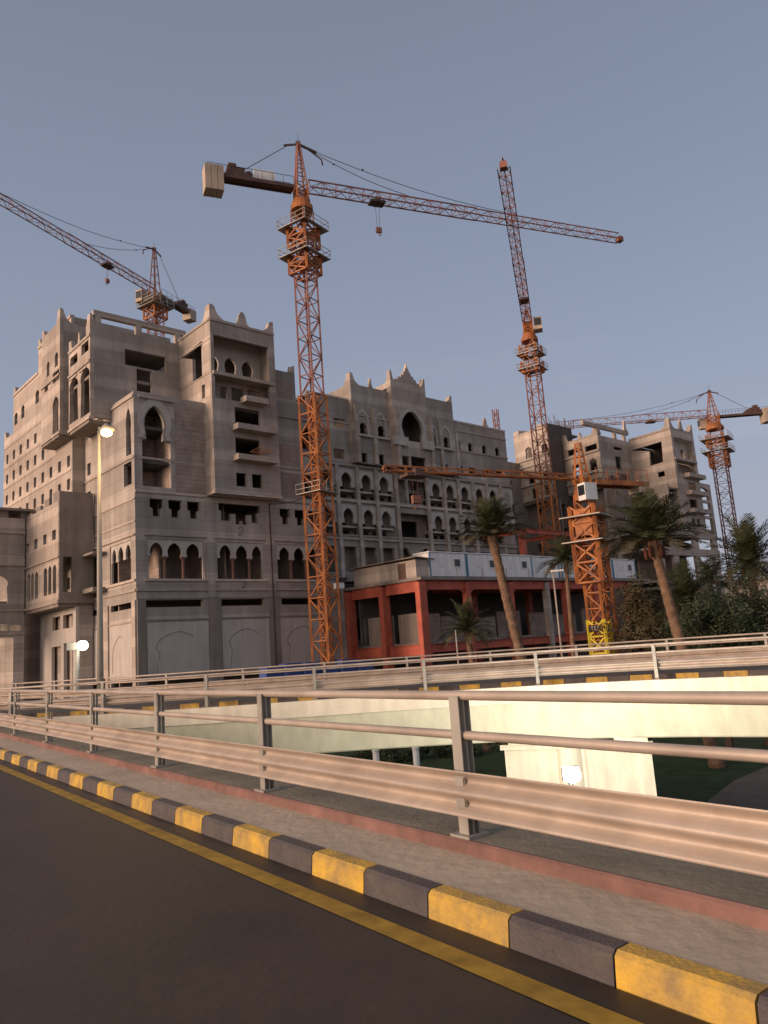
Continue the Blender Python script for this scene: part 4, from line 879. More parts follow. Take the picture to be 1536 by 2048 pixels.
# set-back face with slot and pergola
a1 = gF(b3, 575, 450)[0]; z3t = gF(b3, 650, 335)[1]; z3b = gF(b3, 650, 640)[1]
plateF(G, b3 - .01, R(a1 + .35, -.01, z3b - 8, z3t), [GR(b3, 652, 385, 698, 402), GR(b3, 665, 440, 697, 515), GR(b3, 672, 540, 712, 570)], .35, 'wall', 'conc', hotel)
zpg = gF(b3, 650, 290)[1]
mb = MB(); mb.fbox(G, a1 - 3.5, .4, b3 + .1, b3 + .6, zpg - .1, zpg + .6)
for a in (a1 + .5, a1 + 5.2, -1.2): mb.fbox(G, a, a + .6, b3 + .12, b3 + .58, z3t, zpg - .1)
mb.build('roof_beam', 'conc2', hotel)
bulb(G, -.6, b3, zpg + .4, 2.0, 1.2)
b4 = gL(a1, 375, 500)[0]; zq = gL(a1, 560, 300)[1]; zqb = gL(a1, 400, 650)[1]
hq = [LA(a1, z6, 415, 458, 475, 510, 545, fr=G), LA(a1, z6, 513, 558, 448, 482, 520, fr=G), LR(a1, z6, 388, 395, 455, 430, G), LR(a1, z6, 487, 372, 556, 408, G)]
plateL(G, a1, R(b3, b4, zqb, zq), hq, .35, 'wall', 'conc2', hotel)
mb = MB(); mb.fbox(G, a1, -.2, b3 + .36, b4, zqb - .4, zqb - .01); mb.fbox(G, a1 + .36, 0, b3 + .36, b4 - .2, zq - 1.2, zq - .9); mb.fbox(G, a1 + .36, 0, b3 + .36, b4 - .2, zq - 7.2, zq - 6.9); mb.build('floor_slab', 'conc3', hotel)
horn(G, a1, b3, zq, 2.2, 1.2); horn(G, a1, b4, zq, 1.8, 1.0, db=-1); bulb(G, a1, (b3 + b4) / 2, zq, 1.0, .8, side=True)
for yy, h_ in ((435, .35), (590, .3)): ledgeL(G, a1, b3, b4, gL(a1, 470, yy)[1], h_, .25)
for k in range(2):
    z = gL(a1, (437, 535)[k], (548, 523)[k])[1]; bc_ = gL(a1, (437, 535)[k], 540)[0]; mb = MB(); mb.fbox(G, a1 - .5, a1 - .004, bc_ - 1.1, bc_ + 1.1, z - .3, z); mb.build('balcony', 'plaster', hotel)
plateL(G, a1 + 4.2, R(b3 + .4, b4 - .2, zqb, zq - 1.3), [], .2, 'wall', 'inner', hotel); plateF(G, b3 + 3.0, R(a1 + 4.6, gT1, z3b - 8, z3t - .2), [], .2, 'wall', 'inner', hotel)
# dark recess wall and far lit flank
a0 = gF(b4, 296, 500)[0]
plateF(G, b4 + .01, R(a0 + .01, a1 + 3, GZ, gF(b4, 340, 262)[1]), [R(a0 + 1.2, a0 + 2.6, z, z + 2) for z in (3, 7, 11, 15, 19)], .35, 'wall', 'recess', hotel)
mb = MB()
for k in range(26):
    a = a0 + 1 + k * .28 + random.uniform(-.1, .1); zt_k = gF(b4, 340, 262)[1]; mb.bar(G.P(a, b4 + .2, zt_k), G.P(a + random.uniform(-.3, .3), b4 + .2, zt_k + random.uniform(.5, 1.8)), .05)
mb.build('starter_bars', 'crdark', hotel)
b5_ = gL(a0, 92, 420)[0]; z5t = gL(a0, 280, 255)[1]
hz5 = [LA(a0, z6, x - 19, x + 19, y0, y0 + 28, y1, fr=G) for x, y0, y1 in ((170, 385, 450), (262, 362, 425), (187, 540, 600), (272, 520, 580))] + [LR(a0, z6, 190, 620, 222, 680, G), LR(a0, z6, 260, 600, 290, 660, G)]
zlow5 = gL(a0, 200, 700)[1]
plateL(G, a0 - .3, R(b4, b5_, zlow5, z5t), hz5, .35, 'wall', 'conc2', hotel)
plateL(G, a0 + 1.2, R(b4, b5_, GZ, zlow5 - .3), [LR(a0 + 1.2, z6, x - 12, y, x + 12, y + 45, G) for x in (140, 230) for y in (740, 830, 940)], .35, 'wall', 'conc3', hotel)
for yy in (460, 500, 610, 700): ledgeL(G, a0 - .3, b4, b5_, gL(a0, 180, yy)[1], .3, .25)
mb = MB(); mb.fbox(G, a0 + .06, a0 + 9, b4 + .4, b5_, z5t - .8, z5t - .5); mb.fbox(G, a0 + .06, a0 + 9, b4 + .4, b5_, z5t - 6, z5t - 5.7); mb.fbox(G, a0 - .3, a0 + 9, b4 + .4, b5_, zlow5 - .3, zlow5 - .01); mb.fbox(G, a0 + 3, a0 + 3.3, b4 + .4, b5_, GZ, z5t - 1); mb.build('floor_slab', 'conc3', hotel)
mb = MB(); mb.box(G.P(a0 + 1, b5_ - 1, z5t + .3), (2.5, 1.5, .8), .4); mb.box(G.P(a0 + 1.5, b5_ - 5, z5t + .2), (1.5, 1.2, 1.4), .8); mb.build('roof_box', 'conc', hotel)
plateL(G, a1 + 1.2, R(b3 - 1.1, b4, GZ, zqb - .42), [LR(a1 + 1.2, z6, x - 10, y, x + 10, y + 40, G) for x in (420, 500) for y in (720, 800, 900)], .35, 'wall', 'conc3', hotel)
pA = -7.0
# podium mass seen behind the palms: lit flank with balconies
am_ = gF(2.0, 655, 850)[0]; bm_ = 2.0
zpm = gF(bm_, 700, 600)[1]
plateF(G, b3 - 1.5, R(a1 + 1.0, -.2, GZ, z3b + .5), [GR(b3 - 1.5, 575, 640, 600, 680), GR(b3 - 1.5, 583, 830, 612, 880), GR(b3 - 1.5, 590, 930, 625, 975), GR(b3 - 1.5, 420, 960, 470, 1020)], .35, 'wall', 'conc3', hotel)
hpl = []
plz = [gL(-.25, 800, y)[1] for y in (620, 710, 800, 900, 1010)]
bfar = gL(-2.6, 640, 800)[0]
for z in (gL(-2.6, 700, 700)[1], gL(-2.6, 700, 800)[1], gL(-2.6, 700, 900)[1], gL(-2.6, 700, 1020)[1]): hpl.append(R(bfar - 5.5, bfar - 1.5, z + .9, z + 2.6))
plateL(G, -2.6, R(.4, bfar, GZ, gL(-2.6, 760, 640)[1]), hpl, .35, 'wall', 'conc2', hotel)
for y in (700, 800, 905, 1025):
    z = gL(-2.6, 700, y)[1]; mb = MB(); mb.fbox(G, -3.9, -2.602, bfar - 7, bfar, z, z + .9); mb.build('balcony', 'conc2', hotel)
mb = MB(); mb.fbox(G, -2.24, 0, .4, bfar, gL(-2.6, 760, 640)[1] - .8, gL(-2.6, 760, 640)[1] - .5)
for y in (700, 800, 905, 1025): z = gL(-2.6, 700, y)[1]; mb.fbox(G, -2.24, -.3, .4, bfar, z - .3, z)
mb.build('floor_slab', 'conc3', hotel)
mb = MB(); mb.fbox(G, -.2, .1, .4, bfar, GZ, gz0 - .5); mb.build('partition', 'inner', hotel)
# open frames at the foot: beams and pillars with the sky behind
bp_ = -1.5
def gzf(y): return gF(bp_, 1100, y)[1]
xa0, xa1 = gF(bp_, 900, 1000)[0], gF(bp_, 1262, 1000)[0]
beams = [(gzf(905), gzf(868)), (gzf(1008), gzf(966)), (gzf(1172), gzf(1145)), (gzf(1200), gzf(1180))]
for z0_, z1_ in beams:
    for bb in (bp_, 4.5):
        mb = MB(); mb.fbox(G, xa0, xa1, bb, bb + .6, z0_, z1_); mb.build('beam', 'conc2', hotel)
    mb = MB(); mb.fbox(G, xa0, xa1, bp_ + .61, 4.49, z1_ - .35, z1_ - .02); mb.build('floor_slab', 'conc', hotel)
for x in (1020, 1145, 1252):
    a = gF(bp_, x, 1050)[0]
    for bb in (bp_ + .05, 4.55):
        mb = MB()
        for q0_, q1_ in ((GZ, beams[3][0]), (beams[3][1], beams[2][0]), (beams[2][1], beams[1][0]), (beams[1][1], beams[0][0])): mb.fbox(G, a - .75, a + .75, bb, bb + .5, q0_, q1_)
        mb.build('pillar', 'conc2', hotel)
a = gF(bp_, 935, 1050)[0]; mb = MB(); mb.fbox(G, a - .7, a + .7, bp_ + .05, bp_ + .5, GZ, beams[0][0]); mb.build('pillar', 'conc2', hotel)
plateF(G, 3.0, R(xa0 + .1, xa1 - .2, beams[1][1], beams[0][0]), [], .2, 'wall', 'block', hotel)
# open arched frame at the far end, sky through
e0, e1 = gF(1.0, 1158, 700)[0], gF(1.0, 1232, 800)[0]; zt8 = gF(1.0, 1190, 598)[1]; zb8 = beams[0][1] + .01
plateF(G, 1.0, R(gT1 + .01, e1, zb8, zt8), [ARCH(gT1 + .9, e1 - .9, gF(1, 1190, 690)[1], gF(1, 1190, 650)[1], gF(1, 1190, 620)[1], .05), R(gT1 + .9, e1 - .9, gF(1, 1200, 780)[1], gF(1, 1195, 705)[1]), R(gT1 + .9, e1 - .9, gF(1, 1205, 862)[1], gF(1, 1200, 795)[1])], .5, 'wall', 'conc2', hotel)

# ------------------------------------------------------------------ red steel frame, slabs and site cabins
cf = at(847, 1250, 75); K = Frame((cf.x, cf.y), 48, -46)
frame = empty('steel_frame', 'red painted steel frame building with open dark floors, in front of the unfinished hotel', 'steel frame', (cf.x, cf.y, GZ))
def kF(u, v, b=0): return K.F(b, u, v)
def kL(u, v, a=0): return K.L(a, u, v)
zt0 = kF(850, 1160)[1]; zt1 = kF(850, 1183)[1]; zm0, zm1 = kF(850, 1278)[1], kF(850, 1302)[1]
colsA = [0, kF(938, 1240)[0], kF(1025, 1240)[0], kF(1098, 1240)[0], kF(1135, 1240)[0], kF(1195, 1240)[0], kF(1262, 1240)[0]]
aEnd = kF(1300, 1200)[0]; bEnd = kL(700, 1200)[0]
def ibeam(p, q, h, w_, name='beam', m='redsteel', parent=frame):
    p = Vector(p); q = Vector(q); d = (q - p).normalized(); s_ = Vector((d.y, -d.x, 0)).normalized(); mb = MB()
    for dz, ww, hh in ((h / 2 - .02, w_, .04), (-h / 2 + .02, w_, .04), (0, .03, h - .085)):
        vs = []
        for P0 in (p, q):
            for sx, sz in ((-.5, -.5), (.5, -.5), (.5, .5), (-.5, .5)): vs.append(P0 + s_ * sx * ww + Vector((0, 0, dz + sz * hh)))
        mb.add(vs, [(3, 2, 1, 0), (4, 5, 6, 7), (0, 1, 5, 4), (1, 2, 6, 5), (2, 3, 7, 6), (3, 0, 4, 7)])
    return mb.build(name, m, parent)
for i, a in enumerate(colsA):
    wc = .95 if i == 0 else .62
    for bb in (0, bEnd * .5, bEnd):
        if bb and i % 2: continue
        m_ = 'redsteel' if i in (0, 1, 2, 4) else 'conc3' if bb else ('redsteel' if i != 3 else 'conc')
        mb = MB(); mb.fbox(K, a - wc / 2, a + wc / 2, bb - .3, bb - .22, GZ, zt0 - .2); mb.fbox(K, a - wc / 2, a + wc / 2, bb + .22, bb + .3, GZ, zt0 - .2); mb.fbox(K, a - .05, a + .05, bb - .219, bb + .219, GZ, zt0 - .21)
        mb.fbox(K, a - wc / 2 - .001, a - wc / 2 + .06, bb - .21, bb + .21, GZ, zt0 - .23)
        mb.build('column', m_, frame)
for b in (0, bEnd * .5, bEnd):
    for z, h in ((zt0 - .5, .9), (zm1 + .2, .8)):
        for a0_, a1_ in zip(colsA[:-1], colsA[1:]): ibeam(K.P(a0_ + .35, b, z), K.P(a1_ - .33, b, z), h if b == 0 else h * .8, .35)
for a in (0, colsA[2], colsA[4], colsA[6]):
    for z, h in ((zt0 - .52, 1.15 if a == 0 else .8), (zm1 + .15, 1.05 if a == 0 else .7)):
        ibeam(K.P(a, .35, z), K.P(a, bEnd * .5 - .35, z), h, .4); ibeam(K.P(a, bEnd * .5 + .35, z), K.P(a, bEnd - .35, z), h, .4)
# haunches (arched brackets) at the near columns
for i, a in enumerate(colsA[:3]):
    for z in (zt0 - .95, zm1 - .2):
        for sg in (1, -1):
            if i == 0 and sg < 0: continue
            mb = MB(); q0 = a + sg * .5
            A = [K.P(q0, -.08, z), K.P(q0 + sg * .7, -.08, z), K.P(q0 + sg * .25, -.08, z - .18), K.P(q0, -.08, z - .4)]; d = Vector((K.el.x, K.el.y, 0)) * .12
            mb.add(A + [p + d for p in A], [(0, 1, 2, 3), (7, 6, 5, 4)] + [(k, (k + 1) % 4, 4 + (k + 1) % 4, 4 + k) for k in range(4)]); mb.build('bracket', 'redsteel', frame)
mb = MB(); mb.fbox(K, -.3, aEnd, -.4, bEnd + .5, zt0 + .0, zt0 + .28); mb.build('floor_slab', 'conc3', frame)
mb = MB(); mb.fbox(K, .6, aEnd, .6, bEnd, zm1 + .62, zm1 + .85); mb.build('floor_slab', 'conc3', frame)
# walls inside on the middle floor
zw0, zw1 = zm1 + .86, kF(900, 1218)[1]
xx = [(.8, 6), (6.8, 10.5), (11.2, 14.8), (16, 20), (21, 25), (26, 31), (31.6, 36)]
for i, (x0, x1) in enumerate(xx):
    if x1 > aEnd: continue
    mb = MB(); mb.fbox(K, x0, x1, 3.4 + (i % 2) * .6, 3.6 + (i % 2) * .6, zw0, zw1 - .2 - (i % 3) * .3); mb.build('infill_wall', 'block', frame)
for y0, y1 in ((1.0, 4.2), (5.0, 8.6), (9.2, bEnd - .5)):
    mb = MB(); mb.fbox(K, .9, 1.1, y0, y1, zw0, zw1 - .2); mb.build('infill_wall', 'conc3', frame)
mb = MB(); mb.fbox(K, .5, aEnd, bEnd - .9, bEnd - .7, GZ, zt0); mb.fbox(K, 3.5, aEnd, 5.5, 5.7, GZ, zm1); mb.build('back_wall', 'inner', frame)
for k in range(9):
    a = 1 + k * 3.9; mb = MB(); mb.fbox(K, a, a + 1.6 + (k % 3) * .5, -.35, -.25, zt0 + .3, zt0 + .32); mb.fbox(K, a, a + .1, -.34, -.3, zt0 + .3, zt0 + 1.3) ; mb.build('edge_post', 'galv2', frame)
# tall portal farther back
def portal(u0, v0, u1, v1, vbot, D):
    A = at(u0, v0, D); a0_ = K.Mi @ (Vector((A.x, A.y)) - K.c); a0x, b0x = a0_[0], a0_[1]; z = A.z
    a1x = K.F(b0x, u1, v1)[0]; am2 = K.F(b0x, (u0 + u1) / 2 + 22, v1)[0]
    for a in (a0x, am2):
        mb = MB(); mb.fbox(K, a - .35, a + .35, b0x - .3, b0x + .3, zt0 + .3, z - .01); mb.build('column', 'redsteel', frame)
    ibeam(K.P(a0x - .3, b0x, z + .3), K.P(a1x, b0x, z + .3), .6, .4); ibeam(K.P(a0x, b0x + .4, z + .2), K.P(a0x, b0x + 6, z + .2), .5, .4)
    ibeam(K.P(am2, b0x + .4, z + .2), K.P(am2, b0x + 6, z + .2), .5, .4); ibeam(K.P(am2 + .4, b0x, z - 1.0), K.P(a1x + 1, b0x, z - .6), .4, .3)
portal(1043, 1066, 1160, 1054, 1160, 96)
# site cabins in a row on the slab
def cabin():
    r = empty('site_cabin', 'x', 'site cabin', (0, 0, 0), 'white site cabins in a row on the steel frame roof')
    Lc, Wc, Hc = 5.4, 2.4, 2.45
    mb = MB(); mb.box((0, 0, Hc / 2 + .12), (Lc - .14, Wc - .14, Hc - .1)); 
    mb.build('body', 'cabin', r)
    mb = MB()
    for sx in (-1, 1):
        for sy in (-1, 1): mb.box((sx * (Lc / 2 - .06), sy * (Wc / 2 - .06), Hc / 2 + .1), (.13, .13, Hc))
    mb.build('corner_frame', 'blue', r)
    mb = MB(); mb.box((0, 0, Hc + .17), (Lc, Wc, .12)); mb.build('roof', 'white', r)
    mb = MB(); mb.box((0, 0, .06), (Lc, Wc, .12)); mb.build('base', 'blue', r)
    w1 = MB(); w1.box((1.3, -Wc / 2 + .05, 1.55), (.9, .06, .75)); w1 = w1.build('window', 'glassdk', r)
    f = MB()
    for dx, dz, a, b in ((0, .4, 1.0, .06), (0, -.4, 1.0, .06), (-.47, 0, .06, .74), (.47, 0, .06, .74)): f.box((1.3 + dx, -Wc / 2 + .02, 1.55 + dz), (a, .06, b))
    sub(f, 'frame', 'white', w1)
    d_ = MB(); d_.box((-1.3, -Wc / 2 + .055, 1.15), (.85, .05, 2.0)); d_ = d_.build('door', 'white', r)
    h_ = MB(); h_.box((-1.0, -Wc / 2 + .01, 1.15), (.12, .05, .05)); sub(h_, 'handle', 'crdark', d_)
    return r
def copy_tree(o, parent=None):
    c = o.copy(); col.objects.link(c); c.parent = parent
    for ch in [x for x in CH.get(o.name, [])]: copy_tree(ch, c)
    return c
def index_children():
    d = {}
    for o in bpy.data.objects:
        if o.parent: d.setdefault(o.parent.name, []).append(o)
    return d
cab = cabin(); CH = index_children()
cl = ['leftmost white site cabin on the red frame roof, half hidden by a grey shed', 'white site cabin on the red frame, second from the left of its row', 'white site cabin on the red frame, third from the left of its row', 'white site cabin on the red frame, just right of the tall leaning palm trunk', 'white site cabin on the red frame, left of the thin lamp post', 'white site cabin on the red frame, behind the orange crane mast', 'rightmost white site cabin at the end of the row on the red frame']
kang = radians(90 - 48)
xs_ = [kF(u, 1135, 1.6)[0] for u in (885, 945, 1000, 1055, 1105, 1150, 1200)]
for i, a in enumerate(xs_):
    o = cab if i == 0 else copy_tree(cab)
    o.location = K.P(xs_[0] + i * 5.5 - .3, 1.6 + (.3 if i == 3 else 0), zt0 + .29); o.rotation_euler = (0, 0, kang); o['label'] = cl[i]
sh = empty('shed', 'low grey plywood shed with a sagging roof, left of the white site cabins', 'shed', tuple(K.P(.4, 4.5, zt0 + .3)))
mb = MB(); mb.fbox(K, .2, 2.4, .6, 9.5, zt0 + .29, zt0 + 2.1); mb.build('wall', 'conc2', sh); mb = MB()
A = [K.P(-.1, .3, zt0 + 2.3), K.P(2.6, .3, zt0 + 2.12), K.P(2.6, 9.8, zt0 + 2.12), K.P(-.1, 9.8, zt0 + 2.2)]; mb.hexa(A + [p + Vector((0, 0, .1)) for p in A]); mb.build('roof', 'conc3', sh)
mb = MB(); mb.fbox(K, .13, .19, 2.0, 3.0, zt0 + .3, zt0 + 1.9); mb.build('door', 'crdark', sh)
pf = at(678, 1172, 77); fl = empty('site_floodlight', 'small white square floodlight on the concrete corner right of the big crane', 'floodlight', tuple(pf))
mb = MB(); mb.box(tuple(pf), (.95, .5, .55), .5); mb.build('lamp_head', 'white', fl); MB().bar(tuple(pf - Vector((0, 0, .2))), tuple(pf - Vector((-.1, -.3, 1.4))), .12).build('bracket', 'crdark', fl)

# ------------------------------------------------------------------ tower cranes
def lattice(mb, p, q, w_, step, r=.06, chord=.13, up=None, tri=False, x_=False):
    """square (or triangular) lattice box between p and q"""
    p = Vector(p); q = Vector(q); d = (q - p); Ln = d.length; d.normalize()
    if up is None: u = Vector((sin(.6), cos(.6), 0)); v = d.cross(u).normalized(); u = v.cross(d).normalized()
    else: v = Vector(up); v = (v - d * v.dot(d)).normalized(); u = d.cross(v).normalized()
    cs = [u * -w_ / 2, u * w_ / 2, v * w_ * .95] if tri else [(u * a + v * b) * w_ / 2 for a, b in ((-1, -1), (1, -1), (1, 1), (-1, 1))]
    for c in cs: mb.bar(p + c, q + c, chord)
    n = max(1, round(Ln / step)); m = len(cs)
    for i in range(n):
        A = p + d * Ln * i / n; B = p + d * Ln * (i + 1) / n
        for k in range(m):
            c0, c1_ = cs[k], cs[(k + 1) % m]
            mb.bar(A + c0, A + c1_, r)
            if (i + k) % 2 or x_: mb.bar(A + c0, B + c1_, r)
            if not (i + k) % 2 or x_: mb.bar(A + c1_, B + c0, r)
    return mb
def ringplat(c, w_, z, thick=.08, out=1.0, rail=True, flare=False, mb=None, ang=.6):
    mb = mb or MB(); u = Vector((sin(ang), cos(ang), 0)); v = Vector((u.y, -u.x, 0)); c = Vector((c[0], c[1], z)); i_ = w_ / 2; o_ = w_ / 2 + out
    q = [(-1, -1), (1, -1), (1, 1), (-1, 1)]
    dz = .35 if flare else 0
    I = [c + u * a * i_ + v * b * i_ for a, b in q]; O = [c + u * a * o_ + v * b * o_ + Vector((0, 0, -dz)) for a, b in q]; t = Vector((0, 0, thick))
    for k in range(4):
        k2 = (k + 1) % 4; mb.hexa([I[k], I[k2], O[k2], O[k], I[k] + t, I[k2] + t, O[k2] + t, O[k] + t])
        if rail:
            for h in (.5, 1.0): mb.bar(O[k] + Vector((0, 0, h)), O[k2] + Vector((0, 0, h)), .045)
            for s_ in (0, .33, .66): P_ = O[k].lerp(O[k2], s_); mb.bar(P_, P_ + Vector((0, 0, 1.02)), .05)
    return mb
def crane(label, base, ztop, jd, jl, cl, apex, wm=1.9, zlow=None, collars=(), plats=(), jm='crred', mm='crred', lowm='orange', cwt=(2.2, 2.0, 2.6), trolley=None, hook=0, jw=1.25, pend=(.45, .85), turn=2.2, cabm='beige', cab_side=1, coff=None, headm='crred', cabinet=True, jslope=0, inner=True, prail=True, csz=1.0, head_arm=True, lean=0, step=2.0, cagez=None):
    bx, by = base; R0 = empty('tower_crane', label, 'crane', (bx, by, GZ), 'tower cranes round the unfinished hotel'); J = Vector((jd[0], jd[1], 0)).normalized(); S = Vector((J.y, -J.x, 0)); B = Vector((bx, by, 0)); Z = lambda z: Vector((0, 0, z))
    zl = zlow if zlow is not None else GZ + .6
    mb = MB()
    if zlow is not None: lattice(mb, B + Z(GZ), B + Z(zlow), wm + .35, step, .10, .22, x_=False); mb.build('lower_mast', lowm, R0); mb = MB()
    lattice(mb, B + Z(zl), B + Z(ztop - turn), wm, step, .085, .17); mb.build('mast', mm, R0)
    if inner and zlow is not None:
        mb = MB(); lattice(mb, B + Z(GZ) + S * .0, B + Z(zlow), wm * .45, 1.2, .09, .2); mb.build('inner_mast', lowm, R0)
    mb = MB(); mb.box((bx, by, GZ + .3), (4.5, 4.5, .6), .6); mb.build('footing', 'conc3', R0)
    for z0, z1 in collars:
        mb = MB(); lattice(mb, B + Z(z0), B + Z(z1), wm + .7, 1.2, .14, .26, x_=True); mb.build('climbing_frame', 'orange', R0)
    for z, o, f in plats: ringplat((bx, by), wm + .5, z, out=o, flare=f, rail=prail).build('platform', 'galv2', R0)
    # slewing unit, cab, head
    mb = MB(); mb.tube([B + Z(ztop - turn), B + Z(ztop - turn + .5)], wm * .72, 16); mb.tube([B + Z(ztop - turn + .5), B + Z(ztop - turn + 1.3)], [wm * .66, wm * .5], 16); mb.build('slewing_ring', 'orange', R0)
    mb = MB(); lattice(mb, B + Z(ztop - turn + 1.3), B + Z(ztop + .6), wm * .72, 1.0, .1, .2, up=J, x_=True); mb.build('turret', 'orange', R0)
    cc_ = B + J * 1.2 + S * cab_side * (wm * .5 + .6) + Z(ztop - .6)
    if coff: cc_ = B + Vector(coff) + Z(ztop - .95)
    mb = MB(); mb.box(tuple(cc_), (1.2 * csz, 1.7 * csz, 1.9 * csz), atan2(J.y, J.x) - pi / 2); cb = mb.build('cab', cabm, R0)
    mb = MB(); mb.box(tuple(cc_ + J * .86 * csz + Z(.15 * csz)), (1.0 * csz, .05, 1.1 * csz), atan2(J.y, J.x) - pi / 2); sub(mb, 'windscreen', 'glassdk', cb)
    # head (A-frame)
    mb = MB(); T_ = B + Z(ztop + apex)
    for a, b in ((-1, -1), (1, -1), (1, 1), (-1, 1)): mb.bar(B + J * a * wm * .33 + S * b * wm * .33 + Z(ztop + .5), T_ + J * a * .12 + S * b * .15, .15)
    for k in range(1, 5):
        t = k / 5; P4 = [(B + J * a * wm * .33 + S * b * wm * .33 + Z(ztop + .5)).lerp(T_ + J * a * .12 + S * b * .15, t) for a, b in ((-1, -1), (1, -1), (1, 1), (-1, 1))]
        for i in range(4): mb.bar(P4[i], P4[(i + 1) % 4], .07)
    mb.build('head', headm, R0)
    if apex > 2 and head_arm:
        mb = MB(); mb.bar(T_ - J * 1.6 + Z(-.35), T_ + Z(.1), .16); mb.bar(T_ + Z(.1), T_ + J * 2.0 + Z(-.5), .2); mb.bar(T_ + J * .6, T_ + J * 2.6 + Z(-1.3), .1); mb.bar(T_ + J * 2.5 + Z(-1.2), T_ + J * 2.6 + Z(-1.9), .12)
        mb.box(tuple(T_ + Z(.1)), (.5, .5, .45)); mb.bar(T_, T_ + Z(1.3), .04); mb.build('pulley_arm', 'crdark', R0)
    # jib
    zj = ztop + .35; p0 = B + J * .9 + Z(zj); p1 = B + J * jl + Z(zj + jslope)
    mb = MB(); lattice(mb, p0, p0.lerp(p1, .5), jw, 1.55, .05, .12, up=Z(1), tri=True); lattice(mb, p0.lerp(p1, .5), p1, jw * .92, 1.55, .045, .10, up=Z(1), tri=True)
    mb.box(tuple(p1 + Z(.2)), (.55 * jw, .55 * jw, .5 * jw), atan2(J.y, J.x)); mb.build('jib', jm, R0)
    # counter-jib
    c0_ = B - J * .9 + Z(ztop + .1); c1_ = B - J * cl + Z(ztop + .1)
    mb = MB()
    for sg in (-1, 1): mb.bar(c0_ + S * sg * .55, c1_ + S * sg * .55, .16, .38)
    n = int(cl / 1.2)
    for i in range(n + 1): P_ = c0_.lerp(c1_, i / n); mb.bar(P_ - S * .55, P_ + S * .55, .12, .2)
    mb.hexa([c0_ + S * -.5 + Z(-.05), c0_ + S * .5 + Z(-.05), c1_ + S * .5 + Z(-.05), c1_ - S * .5 + Z(-.05), c0_ + S * -.5, c0_ + S * .5, c1_ + S * .5, c1_ - S * .5])
    for sg in (-1, 1):
        for i in range(n + 1): P_ = c0_.lerp(c1_, i / n) + S * sg * .62 + Z(.15); mb.bar(P_, P_ + Z(.95), .04)
        mb.bar(c0_ + S * sg * .62 + Z(1.1), c1_ + S * sg * .62 + Z(1.1), .04)
    mb.build('counter_jib', 'crdark' if jm != 'orange' else 'orange', R0)
    th = atan2(J.y, J.x)
    q_ = c1_ + J * (cwt[0] * .35) + Z(-cwt[2] * .18)
    mb = MB(); 
    for k in range(3): mb.box(tuple(q_ + J * (k - 1) * cwt[0] / 3), (cwt[0] / 3 - .04, cwt[1], cwt[2]), th)
    mb.build('counterweight', 'beige', R0)
    mb = MB(); wk = .55 if not head_arm else 1.0; w0 = c1_ + J * (cwt[0] + 1.0) + Z(.65); mb.box(tuple(w0 - Z(.3 * (1 - wk))), (1.8 * wk, 1.2 * wk, .9 * wk), th); mb.tube([w0 + J * 1.3 - S * .6 * wk + Z(-.2), w0 + J * 1.3 + S * .6 * wk + Z(-.2)], .42 * wk, 14)
    if wk == 1: mb.box(tuple(w0 + Z(.75) - J * .3), (.8, .7, .5), th)
    mb.build('winch', 'crdark', R0)
    if cabinet:
        mb = MB(); mb.box(tuple(c0_.lerp(c1_, .33) + Z(.95)), (2.2, .25, 1.25), th); mb.build('cabinet', 'cabin', R0)
    if pend:
        for f in pend:
            e_ = p0.lerp(p1, f) + Z(jw * .95); s_ = T_ + J * .8 + Z(-.2)
            m_ = MB(); m_.tube([s_.lerp(e_, k / 10) + Z(-.5 * sin(pi * k / 10) * (1 if f < .6 else 1.6)) for k in range(11)], .035, 6)
            m_.box(tuple(s_.lerp(e_, .25) + Z(-.42)), (.25, .1, .1), th); m_.build('pendant', 'crdark', R0)
        m_ = MB(); m_.tube([T_ - J * 1.2 + Z(-.3), c1_ + J * (cwt[0] + .8) + Z(.4)], .04, 6); m_.build('pendant', 'crdark', R0)
    if trolley:
        tp = p0.lerp(p1, trolley); mb = MB(); mb.box(tuple(tp + Z(-.25)), (1.7, 1.1, .25), th); mb.box(tuple(tp + Z(-.1)), (.5, 1.3, .5), th); mb.build('trolley', 'crdark', R0)
        if hook:
            mb = MB(); hk = tp + Z(-hook)
            for sg in (-1, 1): mb.bar(tp + J * sg * .25 + Z(-.3), hk + J * sg * .12, .03)
            mb.build('hoist_rope', 'crdark', R0)
            mb = MB(); mb.box(tuple(hk + Z(-.3)), (.62, .3, .55), th); mb.tube([hk + Z(-.55), hk + Z(-.8), hk + J * .15 + Z(-.95), hk + J * .25 + Z(-.8)], .06, 6); mb.build('hook_block', 'crred', R0)
    return R0
def zat(base, u, v):   # height of the crane axis seen at pixel row v
    D = hypot(*base); return at(u, v, D).z
def tipdir(base, ztop, u, v): p = at_z(u, v, ztop); return (p.x - base[0], p.y - base[1]), hypot(p.x - base[0], p.y - base[1])
# A: the big one in front
bA = at(656, 1340, 74); bA = (bA.x, bA.y); zA = zat(bA, 607, 383)
jd, jl = tipdir(bA, zA, 1240, 487); Z_ = lambda v: zat(bA, 612, v)
crane('tallest orange tower crane in the middle, its long jib reaching right and a hook hanging', bA, zA, jd, jl, 9.8, zat(bA, 608, 290) - zA, wm=1.62, zlow=Z_(792), collars=((Z_(550), Z_(512)), (Z_(498), Z_(455))), plats=((Z_(512), .85, True), (Z_(455), .85, True), (Z_(990), .45, False)), trolley=.19, hook=abs(Z_(458) - Z_(398)) * .93, cwt=(1.9, 1.6, 2.7), pend=(.3, .63), turn=2.3, mm='crred', cabm='orange', coff=(-.2, 1.7, 0))
